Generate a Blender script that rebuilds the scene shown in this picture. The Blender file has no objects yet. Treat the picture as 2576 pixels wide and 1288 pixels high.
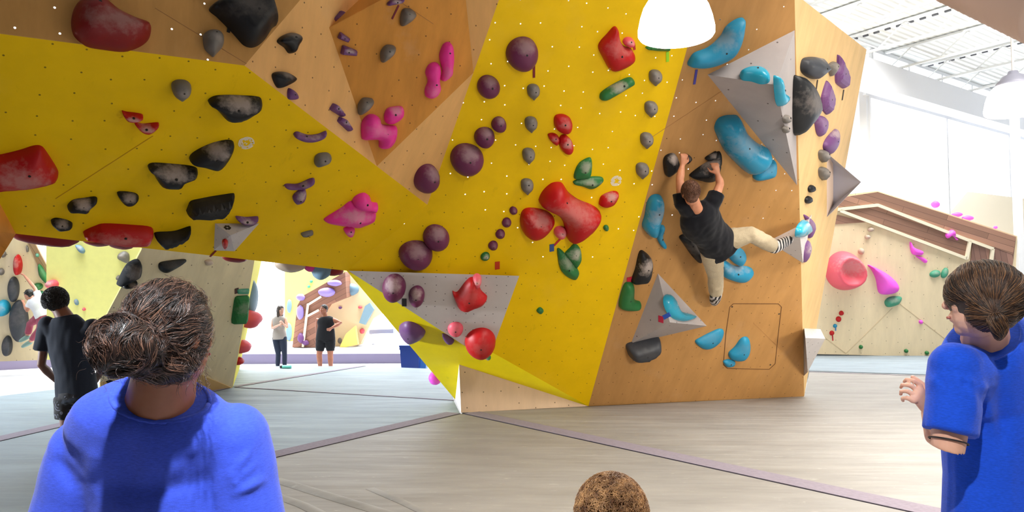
import bpy, bmesh, math, random
from mathutils import Vector, Matrix, noise
from mathutils.geometry import delaunay_2d_cdt, tessellate_polygon
random.seed(7)
scn = bpy.context.scene
col = scn.collection
FPX = 1850.0; CXP, CYP = 1288.0, 644.0
PITCH = math.atan((742-644)/FPX)
EYE = Vector((0, 0, 1.5))
CP, SP = math.cos(PITCH), math.sin(PITCH)

def ray(x, y):
    a = (x-CXP)/FPX; b = (CYP-y)/FPX
    return Vector((a, CP-b*SP, SP+b*CP))
def at(x, y, Y):
    d = ray(x, y); return EYE + d*(Y/d.y)
def hit(x, y, pl, off=0.0):
    p, n = pl; d = ray(x, y)
    return EYE + d*(((p-EYE).dot(n)+off)/d.dot(n))
def ground(x, y, z=0.0):
    d = ray(x, y); return EYE + d*((z-EYE.z)/d.z)
def plane3(a, b, c):
    n = (b-a).cross(c-a).normalized()
    if n.dot(EYE-a) < 0: n = -n
    return (a.copy(), n)

# ---------------------------------------------------------------- tagging
def tag(o, label=None, cat=None, group=None, kind=None):
    if label: o['label'] = label
    if cat: o['category'] = cat
    if group: o['group'] = group
    if kind: o['kind'] = kind
    return o
def link(name, me, mats=None, parent=None, smooth=False):
    o = bpy.data.objects.new(name, me); col.objects.link(o)
    if mats is not None:
        for m in (mats if isinstance(mats, (list, tuple)) else [mats]): me.materials.append(m)
    if smooth:
        for p in me.polygons: p.use_smooth = True
    if parent is not None: o.parent = parent
    return o
def bm_obj(name, bm, mats=None, parent=None, smooth=False):
    me = bpy.data.meshes.new(name); bm.normal_update(); bm.to_mesh(me); bm.free()
    return link(name, me, mats, parent, smooth)
def empty(name, loc=(0,0,0)):
    o = bpy.data.objects.new(name, None); col.objects.link(o); o.location = loc
    o.empty_display_size = .1
    bpy.context.view_layer.update() if False else None
    return o
def child_of(o, parent):
    o.parent = parent
    o.matrix_parent_inverse = Matrix.Translation(parent.location).inverted()
    return o

# ---------------------------------------------------------------- materials
def srgb(r, g, b):
    f = lambda c: (c/255/12.92) if c/255 <= .04045 else ((c/255+.055)/1.055)**2.4
    return (f(r), f(g), f(b), 1)
class NT:
    def __init__(s, name):
        s.m = bpy.data.materials.new(name); s.m.use_nodes = True
        s.t = s.m.node_tree; s.t.nodes.clear()
        s.out = s.t.nodes.new('ShaderNodeOutputMaterial')
    def n(s, typ, **kw):
        nd = s.t.nodes.new(typ)
        ins = kw.pop('ins', {})
        for k, v in kw.items(): setattr(nd, k, v)
        for k, v in ins.items():
            if isinstance(v, bpy.types.NodeSocket): s.t.links.new(v, nd.inputs[k])
            else: nd.inputs[k].default_value = v
        return nd
    def math(s, op, a, b=0.5, clamp=False):
        nd = s.t.nodes.new('ShaderNodeMath'); nd.operation = op; nd.use_clamp = clamp
        for i, v in enumerate((a, b)):
            if isinstance(v, bpy.types.NodeSocket): s.t.links.new(v, nd.inputs[i])
            else: nd.inputs[i].default_value = v
        return nd.outputs[0]
    def mix(s, fac, a, b):
        nd = s.t.nodes.new('ShaderNodeMix'); nd.data_type = 'RGBA'
        for k, v in ((0, fac), (6, a), (7, b)):
            if isinstance(v, bpy.types.NodeSocket): s.t.links.new(v, nd.inputs[k])
            else: nd.inputs[k].default_value = v
        return nd.outputs[2]
    def ramp(s, fac, stops):
        nd = s.t.nodes.new('ShaderNodeValToRGB'); s.t.links.new(fac, nd.inputs[0])
        e = nd.color_ramp.elements
        e[0].position, e[0].color = stops[0]; e[1].position, e[1].color = stops[-1]
        for p, c in stops[1:-1]:
            x = e.new(p); x.color = c
        return nd.outputs[0]
    def link(s, a, b): s.t.links.new(a, b)
MC = {}
def mat(name, rgb, rough=.6, metal=0, emit=0, spec=.5, noise_amt=0.0, noise_scale=8, bump=0.0, bscale=60, sheen=0, subs=0):
    if name in MC: return MC[name]
    t = NT(name); c = srgb(*rgb)
    b = t.n('ShaderNodeBsdfPrincipled', ins={'Base Color': c, 'Roughness': rough, 'Metallic': metal, 'Specular IOR Level': spec})
    tc = None
    if noise_amt or bump: tc = t.n('ShaderNodeTexCoord').outputs['Object']
    if noise_amt:
        nz = t.n('ShaderNodeTexNoise', ins={'Vector': tc, 'Scale': noise_scale, 'Detail': 5.0}).outputs[0]
        d = tuple(max(0, x*(1-noise_amt)) for x in c[:3])+(1,)
        l = tuple(min(1, x*(1+noise_amt)) for x in c[:3])+(1,)
        t.link(t.ramp(nz, [(.3, d), (.7, l)]), b.inputs['Base Color'])
    if bump:
        nz = t.n('ShaderNodeTexNoise', ins={'Vector': tc, 'Scale': bscale, 'Detail': 4.0}).outputs[0]
        bp = t.n('ShaderNodeBump', ins={'Strength': bump, 'Distance': .02, 'Height': nz})
        t.link(bp.outputs[0], b.inputs['Normal'])
    if sheen: b.inputs['Sheen Weight'].default_value = sheen
    if emit:
        b.inputs['Emission Color'].default_value = c; b.inputs['Emission Strength'].default_value = emit
    t.link(b.outputs[0], t.out.inputs[0]); MC[name] = t.m
    return t.m
def panel_mat(name, rgb, grain=0.12, spacing=.2, zwhite=None, dot=.033, streak=True, rough=.55, chalk=.12, dark=(40, 28, 18)):
    """painted or bare plywood board with a grid of bolt holes; UV is metres on the board; above the height
    zwhite the holes are open and one sees the daylight hall through them"""
    if name in MC: return MC[name]
    t = NT(name); c = srgb(*rgb)
    uv = t.n('ShaderNodeUVMap').outputs[0]
    mp = t.n('ShaderNodeMapping', ins={'Vector': uv, 'Scale': (2.2, .5, 1) if streak else (1, 1, 1)}).outputs[0]
    nz = t.n('ShaderNodeTexNoise', ins={'Vector': mp, 'Scale': 3.0, 'Detail': 7.0, 'Roughness': .62}).outputs[0]
    nz2 = t.n('ShaderNodeTexNoise', ins={'Vector': uv, 'Scale': 1.3, 'Detail': 6.0, 'Roughness': .6}).outputs[0]
    d = tuple(max(0, x*(1-grain)) for x in c[:3])+(1,); l = tuple(min(1, x*(1+grain)) for x in c[:3])+(1,)
    base = t.ramp(nz, [(.3, d), (.7, l)])
    ch = t.ramp(nz2, [(.55, (0,0,0,1)), (.8, (1,1,1,1))])
    base = t.mix(t.math('MULTIPLY', ch, chalk), base, srgb(225, 215, 200))
    # dark scuffs
    n3 = t.n('ShaderNodeTexNoise', ins={'Vector': t.n('ShaderNodeMapping', ins={'Vector': uv, 'Scale': (3, 1.2, 1)}).outputs[0], 'Scale': 2.6, 'Detail': 8.0, 'Roughness': .7}).outputs[0]
    sc = t.ramp(n3, [(.62, (0,0,0,1)), (.74, (1,1,1,1))])
    base = t.mix(t.math('MULTIPLY', sc, .35), base, tuple(x*.45 for x in c[:3])+(1,))
    vo = t.n('ShaderNodeTexVoronoi', voronoi_dimensions='2D', ins={'Vector': uv, 'Scale': 1/spacing, 'Randomness': .38})
    isd = t.math('LESS_THAN', vo.outputs['Distance'], dot)
    keep = t.math('GREATER_THAN', t.n('ShaderNodeSeparateColor', ins={0: vo.outputs['Color']}).outputs[0], .12)
    isd = t.math('MULTIPLY', isd, keep)
    base = t.mix(t.math('MULTIPLY', isd, .72), base, srgb(*dark))
    b = t.n('ShaderNodeBsdfPrincipled', ins={'Base Color': base, 'Roughness': rough, 'Specular IOR Level': .18})
    sh = b.outputs[0]
    if zwhite is not None:
        geo = t.n('ShaderNodeNewGeometry').outputs['Position']
        z = t.n('ShaderNodeSeparateXYZ', ins={0: geo}).outputs[2]
        rnd = t.n('ShaderNodeSeparateColor', ins={0: vo.outputs['Color']}).outputs[1]
        f = t.math('GREATER_THAN', t.math('ADD', z, t.math('MULTIPLY', rnd, .9)), zwhite+.45)
        tr = t.n('ShaderNodeBsdfTransparent').outputs[0]
        mx = t.n('ShaderNodeMixShader', ins={0: t.math('MULTIPLY', f, isd), 1: sh, 2: tr}); sh = mx.outputs[0]
    t.link(sh, t.out.inputs[0]); MC[name] = t.m
    return t.m
def hold_mat(name, rgb, chalk=.4, rough=.45, cy=.62):
    """cast resin hold, hand chalk rubbed on its gripping area (generated coordinates of the hold itself)"""
    key = '%s_%.2f_%.2f' % (name, chalk, cy)
    if key in MC: return MC[key]
    t = NT(key.replace('.', '')); c = srgb(*rgb)
    tc = t.n('ShaderNodeTexCoord')
    ob = t.n('ShaderNodeTexNoise', ins={'Vector': tc.outputs['Object'], 'Scale': 14.0, 'Detail': 5.0, 'Roughness': .65}).outputs[0]
    gen = t.n('ShaderNodeVectorMath', operation='SUBTRACT', ins={0: tc.outputs['Generated'], 1: (.5, cy, .75)}).outputs[0]
    gen = t.n('ShaderNodeVectorMath', operation='MULTIPLY', ins={0: gen, 1: (1.5, 2.4, .5)}).outputs[0]
    ln = t.n('ShaderNodeVectorMath', operation='LENGTH', ins={0: gen}).outputs['Value']
    v = t.math('ADD', t.math('SUBTRACT', 1.0, ln), t.math('MULTIPLY', t.math('SUBTRACT', ob, .5), 1.3))
    m = t.ramp(v, [(.34, (0,0,0,1)), (.82, (1,1,1,1))])
    base = t.mix(t.math('MULTIPLY', m, chalk*.72), c, srgb(206, 190, 180))
    rr = t.math('ADD', rough, t.math('MULTIPLY', m, .4*chalk), clamp=True)
    n2 = t.n('ShaderNodeTexNoise', ins={'Vector': tc.outputs['Object'], 'Scale': 260.0, 'Detail': 2.0}).outputs[0]
    bp = t.n('ShaderNodeBump', ins={'Strength': .12, 'Distance': .003, 'Height': n2})
    b = t.n('ShaderNodeBsdfPrincipled', ins={'Base Color': base, 'Roughness': rr, 'Specular IOR Level': .36, 'Normal': bp.outputs[0]})
    t.link(b.outputs[0], t.out.inputs[0]); MC[key] = t.m
    return t.m
PAL = dict(purple=(104, 40, 76), violet=(110, 68, 120), grey=(112, 106, 100), red=(182, 14, 18), darkred=(128, 14, 14), green=(40, 112, 58),
           black=(24, 25, 28), pink=(232, 52, 152), blue=(36, 138, 176), cyan=(40, 158, 190), magenta=(238, 90, 215), rose=(228, 92, 108),
           charcoal=(58, 60, 66), lilac=(150, 130, 210), mint=(70, 150, 120), beige=(190, 170, 150), steel=(110, 140, 160))

# ---------------------------------------------------------------- panels
PL = {}       # name -> (plane, u, v)
def frame_of(pl):
    p, n = pl
    u = Vector((0, 0, 1)).cross(n)
    u = -u if u.x < 0 else u
    u.normalize(); v = n.cross(u)
    if v.z < 0: v = -v
    # keep right handed u, v, n
    if u.cross(v).dot(n) < 0: u = -u
    return u, v.normalized()
def reg(name, a, b, c):
    pl = plane3(a, b, c); u, v = frame_of(pl); PL[name] = (pl, u, v); return pl
def board(name, pts, material, parent=None, pl=None, thick=0.0):
    """a board whose corner points are given in world space; faces the hall, has real thickness when asked"""
    if pl is None: pl = plane3(pts[0], pts[1], pts[2])
    u, v = frame_of(pl); n = pl[1]
    bm = bmesh.new(); uvl = bm.loops.layers.uv.new('UVMap')
    vs = [bm.verts.new(p) for p in pts]
    tris = tessellate_polygon([[Vector(((p-pl[0]).dot(u), (p-pl[0]).dot(v), 0)) for p in pts]])
    for t3 in tris:
        try: f = bm.faces.new([vs[i] for i in t3])
        except ValueError: continue
        f.normal_update()
        if f.normal.dot(n) < 0: f.normal_flip()
    if thick:
        bk = [bm.verts.new(p-n*thick) for p in pts]
        for t3 in tris: 
            f = bm.faces.new([bk[i] for i in t3]); f.normal_update()
            if f.normal.dot(n) > 0: f.normal_flip()
        for i in range(len(pts)):
            j = (i+1) % len(pts); bm.faces.new([vs[i], vs[j], bk[j], bk[i]])
    for f in bm.faces:
        for l in f.loops:
            q = l.vert.co - pl[0]; l[uvl].uv = (q.dot(u), q.dot(v))
    return bm_obj(name, bm, material, parent)

# ---------------------------------------------------------------- holds
def catmull(pts, per=5, sharp=False):
    out = []; n = len(pts)
    for i in range(n):
        p0, p1, p2, p3 = pts[(i-1) % n], pts[i], pts[(i+1) % n], pts[(i+2) % n]
        for k in range(per):
            t = k/per
            if sharp:
                # rounded corner polygon
                out.append(p1.lerp(p2, t)); continue
            out.append(.5*((2*p1)+(p2-p0)*t+(2*p0-5*p1+4*p2-p3)*t*t+(3*p1-p0-3*p2+p3)*t*t*t))
    return out
def seg_d(p, a, b):
    ab = b-a; L = ab.length_squared
    t = 0 if L == 0 else max(0, min(1, (p-a).dot(ab)/L))
    return (a+ab*t-p).length
def inside(p, poly):
    c = False; n = len(poly); j = n-1
    for i in range(n):
        a, b = poly[i], poly[j]
        if (a.y > p.y) != (b.y > p.y) and p.x < (b.x-a.x)*(p.y-a.y)/(b.y-a.y)+a.x: c = not c
        j = i
    return c
def inflate(poly, H, prof='dome', n=13):
    """solid mesh over a closed 2-D outline: back flat on z=0, front bulging to H by the distance from the rim"""
    xs = [p.x for p in poly]; ys = [p.y for p in poly]
    w = max(max(xs)-min(xs), max(ys)-min(ys)); s = w/n
    pts = list(poly); ne = len(poly)
    dist = lambda p: min(seg_d(p, poly[i], poly[(i+1) % ne]) for i in range(ne))
    area = sum(poly[i].x*poly[(i+1) % ne].y-poly[(i+1) % ne].x*poly[i].y for i in range(ne))
    sg = 1 if area > 0 else -1
    for off in (.012*w, .045*w):
        for i in range(ne):
            tdir = (poly[(i+1) % ne]-poly[i-1])
            if tdir.length < 1e-9: continue
            tdir.normalize(); q = poly[i]+Vector((-tdir.y, tdir.x))*off*sg
            if inside(q, poly) and dist(q) > off*.8: pts.append(q)
    y = min(ys)+s*.5; r = 0
    while y < max(ys):
        x = min(xs)+s*(.5 if r % 2 else .1)
        while x < max(xs):
            q = Vector((x, y))
            if inside(q, poly) and dist(q) > .07*w: pts.append(q)
            x += s
        y += s*.87; r += 1
    vv, ee, ff, *_ = delaunay_2d_cdt(pts, [(i, (i+1) % ne) for i in range(ne)], [], 0, 1e-7)
    ff = [f for f in ff if inside(sum((vv[i] for i in f), Vector((0, 0)))/len(f), poly)]
    ds = [dist(p) for p in vv]; dm = max(ds) or 1e-6
    bm = bmesh.new(); top = []
    for p, d in zip(vv, ds):
        t = min(1, d/dm)
        if prof == 'dome': z = H*math.sqrt(max(0, 1-(1-t)**2))
        elif prof == 'flat': z = H*min(1, (t*2.4)**.6)
        elif prof == 'facet': z = H*(.35*min(1, t*12)+.65*t) 
        elif prof == 'dish': z = H*min(1, (t*3.2)**.7) - H*.45*max(0, (t-.38)/.62)**.8
        elif prof == 'cone': z = H*(.2*min(1, t*10)+.8*t**.8)
        top.append(bm.verts.new((p.x, p.y, z if d > 1e-6 else 0.0)))
    for f in ff:
        try:
            g = bm.faces.new([top[i] for i in f]); g.normal_update()
            if g.normal.z < 0: g.normal_flip()
        except ValueError: pass
    loose = [v for v in bm.verts if not v.link_faces]
    for v in loose: bm.verts.remove(v)
    # skirt and flat back so the hold is a closed solid standing on its panel
    be = [e for e in bm.edges if len(e.link_faces) == 1]
    r_ = bmesh.ops.extrude_edge_only(bm, edges=be)
    nv = [g for g in r_['geom'] if isinstance(g, bmesh.types.BMVert)]
    for v in nv: v.co.z -= max(.004, H*.05)
    be = [e for e in bm.edges if len(e.link_faces) == 1]
    try: bmesh.ops.contextual_create(bm, geom=be)
    except Exception: pass
    bmesh.ops.recalc_face_normals(bm, faces=bm.faces)
    def zat(q):
        best = min(range(len(vv)), key=lambda i: (vv[i]-q).length); d = ds[best]
        return max((v.co.z for v in bm.verts if (Vector(v.co.xy)-vv[best]).length < 1e-5), default=H*.5)
    return bm, zat
BOLT = None
def bolt_mesh():
    global BOLT
    if BOLT: return BOLT
    bm = bmesh.new()
    bmesh.ops.create_cone(bm, cap_ends=True, segments=10, radius1=1, radius2=.8, depth=1)
    BOLT = bpy.data.meshes.new('bolt'); bm.to_mesh(BOLT); bm.free()
    BOLT.materials.append(mat('bolt_steel', (24, 22, 22), .35, .6))
    return BOLT
def ell(cx, cy, rx, ry=None, rot=0, k=14, wob=.03):
    ry = ry or rx; a = math.radians(rot); out = []
    ph = random.random()*6
    for i in range(k):
        t = 2*math.pi*i/k; w = 1+wob*math.sin(2*t+ph)+wob*.6*math.sin(3*t+ph*2)
        x, y = rx*math.cos(t)*w, ry*math.sin(t)*w
        out.append((cx+x*math.cos(a)-y*math.sin(a), cy+x*math.sin(a)+y*math.cos(a)))
    return out
def shield(cx, cy, w, h, rot=0):
    a = math.radians(rot)
    s = [(-.45, -.28), (-.25, -.47), (.05, -.5), (.33, -.42), (.5, -.2), (.46, .12), (.2, .36), (.04, .5), (-.1, .42), (-.38, .18)]
    return [(cx+(x*w)*math.cos(a)-(y*h)*math.sin(a), cy+(x*w)*math.sin(a)+(y*h)*math.cos(a)) for x, y in s]
HOLD_GROUPS = {}
def hold(panel, pts, colour, H, label, prof='dome', chalk=.45, sharp=False, bolt=True, group=None, name='climbing_hold', n=13, cy=.62, rough=.45, parent=None):
    pl, u, v = PL[panel]; p0, nn = pl
    w3 = [hit(x, y, pl, H*.3) for x, y in pts]
    q = [Vector(((p-p0).dot(u), (p-p0).dot(v))) for p in w3]
    sm = catmull(q, 4 if len(q) > 7 else 6, sharp)
    if sharp:   # soften the corners a little
        sm = [(sm[i-1]+sm[i]*2+sm[(i+1) % len(sm)])/4 for i in range(len(sm))]
    c = sum(sm, Vector((0, 0)))/len(sm)
    poly = [p-c for p in sm]
    bm, zat = inflate(poly, H, prof, n)
    o = bm_obj(name, bm, hold_mat(colour, PAL[colour], chalk, rough, cy), None, smooth=not sharp)
    if sharp:
        for p in o.data.polygons: p.use_smooth = False
    org = p0+u*c.x+v*c.y + nn*.003
    M = Matrix((u, v, nn)).transposed().to_4x4(); M.translation = org
    o.matrix_world = M
    tag(o, label, 'climbing hold', group)
    if bolt:
        cc = Vector((0, -.05*max(p.y for p in poly)))
        if not inside(cc, poly) or True:
            # deepest spot near the centre
            cand = [Vector((random.uniform(-1, 1)*.35*max(p.x for p in poly), random.uniform(-1, 1)*.35*max(p.y for p in poly))) for _ in range(12)]+[cc]
            cand = [k for k in cand if inside(k, poly)]
            if cand:
                ne = len(poly)
                cc = max(cand, key=lambda k: min(seg_d(k, poly[i], poly[(i+1) % ne]) for i in range(ne)))
        if prof == 'dome' and inside(cc+Vector((0, .35*H)), poly): cc = cc+Vector((0, .3*H))
        dmax = max(max(p.x for p in poly)-min(p.x for p in poly), .05)
        b = bpy.data.objects.new('bolt', bolt_mesh()); col.objects.link(b); b.parent = o
        zz = zat2(o, cc)
        r = min(.0115, dmax*.06)
        b.location = (cc.x, cc.y, zz-.0035); b.scale = (r, r, .01)
    return o
def zat2(o, q):
    best, bz = 9, 0
    for v in o.data.vertices:
        d = (v.co.x-q.x)**2+(v.co.y-q.y)**2
        if d < best and v.co.z > 0: best, bz = d, v.co.z
    return bz
def strip(panel, a, b, wpx, rgb, label, cat='tape strip', name='tape_strip'):
    """strip of coloured tape stuck to a board from photo point a to b"""
    pl, u, v = PL[panel]
    A, B = hit(*a, pl), hit(*b, pl); n = pl[1]
    d = (B-A); L = d.length; d.normalize(); s = n.cross(d)
    w = (hit(a[0]+wpx, a[1], pl)-A).length/2
    bm = bmesh.new(); vs = []
    for k in (.0015, .006):
        for p, sx in ((A, -1), (A, 1), (B, 1), (B, -1)): vs.append(bm.verts.new(p+s*w*sx+n*k))
    for f in ((0,1,2,3), (7,6,5,4), (0,4,5,1), (1,5,6,2), (2,6,7,3), (3,7,4,0)): bm.faces.new([vs[i] for i in f])
    bmesh.ops.recalc_face_normals(bm, faces=bm.faces)
    o = bm_obj(name, bm, mat('tape_%d_%d_%d' % rgb, rgb, .7)); tag(o, label, cat); return o
def loft_bm(bm, rings, seg=16, cap=True):
    """rings: (centre, rx, ry, axis_u, axis_v)"""
    prev = None; first = None
    for c, rx, ry, au, av in rings:
        cur = [bm.verts.new(Vector(c)+Vector(au)*rx*math.cos(2*math.pi*i/seg)+Vector(av)*ry*math.sin(2*math.pi*i/seg)) for i in range(seg)]
        if prev:
            for i in range(seg): bm.faces.new([prev[i], prev[(i+1) % seg], cur[(i+1) % seg], cur[i]])
        else: first = cur
        prev = cur
    if cap:
        bm.faces.new(list(reversed(first))); bm.faces.new(prev)
def box_bm(bm, c, s, rot=None):
    m = Matrix.Translation(c) @ (rot.to_4x4() if rot is not None else Matrix()) @ Matrix.Diagonal((*s, 1))
    bmesh.ops.create_cube(bm, size=1, matrix=m)
def box_between(bm, a, b, w, h, up=Vector((0, 0, 1))):
    d = (b-a); L = d.length; d.normalize(); s = d.cross(up).normalized(); t = s.cross(d)
    R = Matrix((d, s, t)).transposed(); box_bm(bm, (a+b)/2, (L, w, h), R)
# ================================================================= the big climbing wall
TAN = panel_mat('plywood', (186, 138, 82), zwhite=2.75)
TAN_U = panel_mat('plywood_roof', (198, 148, 84), zwhite=2.0, spacing=.23)
TAN_D = panel_mat('plywood_worn', (204, 140, 60), grain=.16, chalk=.2)  # same plywood, browned for the shade on a face turned downwards
TAN_M = panel_mat('plywood_pale', (226, 174, 108), grain=.1)  # same plywood, lightened to stand in for missing lamp light
TAN_S = panel_mat('plywood_side', (218, 182, 126), grain=.1, dot=.0)  # side panel colour raised for the window light it faces
YEL = panel_mat('yellow_paint', (240, 196, 0), grain=.05, streak=False, zwhite=2.25, chalk=.04)
YEL_L = panel_mat('yellow_paint_roof', (240, 196, 0), grain=.05, streak=False, chalk=.03, spacing=.21)
YEL_P = panel_mat('yellow_paint_plain', (240, 216, 4), grain=.05, streak=False, dot=0.0, chalk=.04)
GREYP = panel_mat('grey_paint', (200, 192, 188), grain=.05, streak=False, spacing=.11, dot=.06, chalk=.1)
GREYD = panel_mat('grey_paint_plain', (168, 160, 158), grain=.06, streak=False, spacing=.3, dot=.03, chalk=.1)
WHITEP = panel_mat('white_paint_ply', (206, 200, 198), grain=.05, streak=False, spacing=.16, dot=.05, chalk=.0)
KICK = panel_mat('plywood_kick', (222, 192, 160), grain=.07, spacing=.24, dot=.035)

V2 = ground(1480, 1022); WB = ground(1160, 1038); RB = ground(2023, 997)
E0 = ground(1145, 1005); B0 = at(1155, 917, WB.y)
limep = plane3(V2, B0, E0)
V1 = hit(872, 681, limep)
Ttop = at(1762, 0, 6.7)
CENp = reg('C', V2, Ttop, V1)
RIGp = reg('R', V2, RB, Ttop)
reg('LIME', V2, B0, E0)
def C(x, y): return hit(x, y, CENp)
def R(x, y): return hit(x, y, RIGp)
UPY = -230          # everything carries on above the picture
def ext(p0, p1, y):  # pixel on line p0-p1 at height y
    t = (y-p0[1])/(p1[1]-p0[1]); return (p0[0]+(p1[0]-p0[0])*t, y)
cl = ext((1075, 515), (1255, 0), UPY); cr = ext((1480, 1022), (1762, 0), UPY)
Cc = C(1075, 515)
yel = board('painted_wall_panel', [V2, C(*cr), C(*cl), Cc, V1], YEL)
tag(yel, 'tall overhanging yellow painted climbing panel at the middle, narrowing to a point at the mat', 'climbing wall')
rt = R(1999, UPY); 
rp = board('plywood_wall_panel', [WB, RB, R(*ext((2023, 997), (1999, 0), UPY)), R(*cr), V2], TAN, pl=RIGp)
tag(rp, 'wide overhanging bare plywood climbing panel that the climber hangs on', 'climbing wall')
# side of the prow
S1 = R(1999, 0); S2 = at(2180, 125, 9.1)
reg('E', RB, S1, S2)
sp = board('side_wall_panel', [RB, R(*ext((2023, 997), (1999, 0), UPY)), hit(2010, -8, PL['E'][0]), S2], TAN_S, pl=PL['E'][0], thick=.0)
tag(sp, 'narrow pale plywood side panel tapering down to the mat, facing the windows', 'climbing wall')
# kick board and lime underside
kick = board('kick_board', [WB, V2, B0], KICK); tag(kick, 'low pale triangular plywood kick board on the mat below the yellow corner', 'kick board')
kr = board('kick_board_return', [WB, B0, E0], mat('white_edge', (226, 222, 214), .6)); tag(kr, 'thin white painted return board at the corner of the kick board', 'kick board')
lime = board('painted_underside_panel', [V1, V2, B0, E0], YEL_P, pl=limep)
tag(lime, 'greenish yellow painted underside panel below the grey wedge', 'climbing wall')
# big dim yellow roof on the left
Lp = at(40, 588, 5.7)
LEFp = reg('L', V1, Cc, Lp)
def L(x, y): return hit(x, y, LEFp)
yl = board('painted_roof_panel', [V1, Cc, L(615, 165), L(0, 85), L(-160, 62), L(-160, 540), L(0, 512), Lp], YEL_L, pl=LEFp)
tag(yl, 'broad steep yellow painted roof panel hanging over the tunnel', 'climbing wall')
# lip of the roof, seen as a thin dark edge from below; the back slope hides behind it
A1 = L(615, 165); A0 = L(0, 85)
upx = ext((615, 165), (755, 0), UPY)
tq = min((k_/4000 for k_ in range(4001)), key=lambda t: abs((A1.lerp(Cc, t)-EYE).x/(A1.lerp(Cc, t)-EYE).dot(Vector((0, CP, SP)))*FPX+CXP-948)); F2 = A1.lerp(Cc, tq)
F3 = C(*ext((1075, 515), (1255, 0), 183))
reg('T2', F2, F3, at(1060, 40, F3.y-.45)); reg('T4', F2, F3, Cc)
T2p = PL['T2'][0]
F1 = hit(828, 70, T2p)
G5t = hit(958, 0, T2p); G4t = hit(1173, 0, T2p)
d5 = ext((828, 70), (958, 0), UPY); d4 = ext((1193, 183), (1173, 0), UPY)
T1p = reg('T1', A1, F2, F1)
t1 = board('plywood_facet', [A1, F2, F1, hit(*ext((828,70),(958,0),UPY), T1p), hit(*upx, T1p)], TAN_M, pl=T1p); tag(t1, 'long pale plywood facet between the yellow roof and the worn plywood facet', 'climbing wall')
Up = reg('U', A0, A1, hit(755, 0, T1p))
uo = board('plywood_roof_panel', [L(-160, 62), A0, A1, hit(*upx, Up), hit(-160, UPY, Up)], TAN_U, pl=Up)
tag(uo, 'plywood roof panel above the yellow roof with daylight shining through its bolt holes', 'climbing wall')
t2 = board('plywood_facet', [F1, F2, F3, hit(*d4, T2p), hit(*ext((828,70),(958,0),UPY), T2p)], TAN_D, pl=T2p); tag(t2, 'large worn orange brown plywood facet carrying the pink holds', 'climbing wall')
t3 = board('plywood_facet', [F3, hit(*d4, T2p), C(*cl)], TAN_M); tag(t3, 'slim pale plywood facet between the worn facet and the tall yellow panel', 'climbing wall')
t4 = board('plywood_facet', [F2, F3, Cc], TAN_M); tag(t4, 'pale triangular plywood facet pointing down between the two yellow panels', 'climbing wall')
# near corner board at the far left
nb = board('plywood_corner_panel', [at(-160, 560, 5.2), at(0, 512, 5.62), Lp, at(0, 652, 5.3), Vector((-4.3, 4.62, 0)), Vector((-5.6, 4.62, 0))], TAN_D)
tag(nb, 'dim brown plywood corner board at the open end of the tunnel', 'climbing wall')
# back slope behind the roof lip, closes the volume so it has depth
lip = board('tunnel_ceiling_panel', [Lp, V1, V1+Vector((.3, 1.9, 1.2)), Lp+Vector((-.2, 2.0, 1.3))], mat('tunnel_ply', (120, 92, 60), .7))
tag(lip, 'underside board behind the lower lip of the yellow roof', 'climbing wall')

# ---------------------------------------------------------------- wedge volumes
def volume(name, faces, label, mats, holes=None):
    """angular plywood volume; faces = list of world point lists, closed by the board behind"""
    bm = bmesh.new(); uvl = bm.loops.layers.uv.new('UVMap'); cache = {}
    for k, pts in enumerate(faces):
        vs = []
        for p in pts:
            key = (round(p.x, 4), round(p.y, 4), round(p.z, 4))
            if key not in cache: cache[key] = bm.verts.new(p)
            vs.append(cache[key])
        f = bm.faces.new(vs); f.normal_update()
        if f.normal.dot(EYE-f.calc_center_median()) < 0 and not getattr(pts, 'hid', False): pass
        f.material_index = min(k, len(mats)-1) if len(mats) > 1 else 0
        pl = plane3(pts[0], pts[1], pts[2]); u, v = frame_of(pl)
        for l in f.loops: l[uvl].uv = ((l.vert.co-pl[0]).dot(u), (l.vert.co-pl[0]).dot(v))
    bmesh.ops.recalc_face_normals(bm, faces=bm.faces)
    o = bm_obj(name, bm, mats); tag(o, label, 'wall volume'); return o
cn, rn = CENp[1], RIGp[1]
# grey wedge at the foot of the yellow panel
ga, gb, gc = C(880, 682)+cn*.002, C(1306, 694)+cn*.002, C(1228, 908)
gapx = hit(1308, 694, CENp, .22); ga1 = hit(876, 681, CENp, .02); gb1 = hit(1306, 694, CENp, .30); gc1 = hit(1228, 908, CENp, .20)
volume('wedge_volume', [[ga1, gc1, gb1], [ga, ga1, gb1, gb], [gb, gb1, gc1, gc], [gc, gc1, ga1, ga], [ga, gb, gc]],
       'large grey painted triangular wedge volume at the foot of the tall yellow panel', [GREYP])
PL['G1'] = (plane3(ga1, gb1, gc1),)+frame_of(plane3(ga1, gb1, gc1))
# upper grey pyramid
a, b, c = R(1780, 188), R(1999, 76), R(2005, 466); ap = hit(1952, 214, RIGp, .42)
volume('pyramid_volume', [[a, b, ap], [a, ap, c], [b, ap, c], [a, b, c]], 'tall grey pyramid volume high on the plywood panel, under the blue banana hold', [GREYD])
reg('G2a', a, b, ap); reg('G2b', a, ap, c); reg('G2c', b, ap, c)
# lower grey pyramid
a, b, c = R(1655, 688), R(1587, 865), R(1778, 820); ap = hit(1685, 811, RIGp, .34)
volume('pyramid_volume', [[a, b, ap], [a, ap, c], [b, ap, c], [a, b, c]], 'small grey pyramid volume low on the plywood panel, above the flat black hold', [GREYD])
reg('G3a', a, b, ap); reg('G3b', a, ap, c); reg('G3c', b, ap, c)
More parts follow.
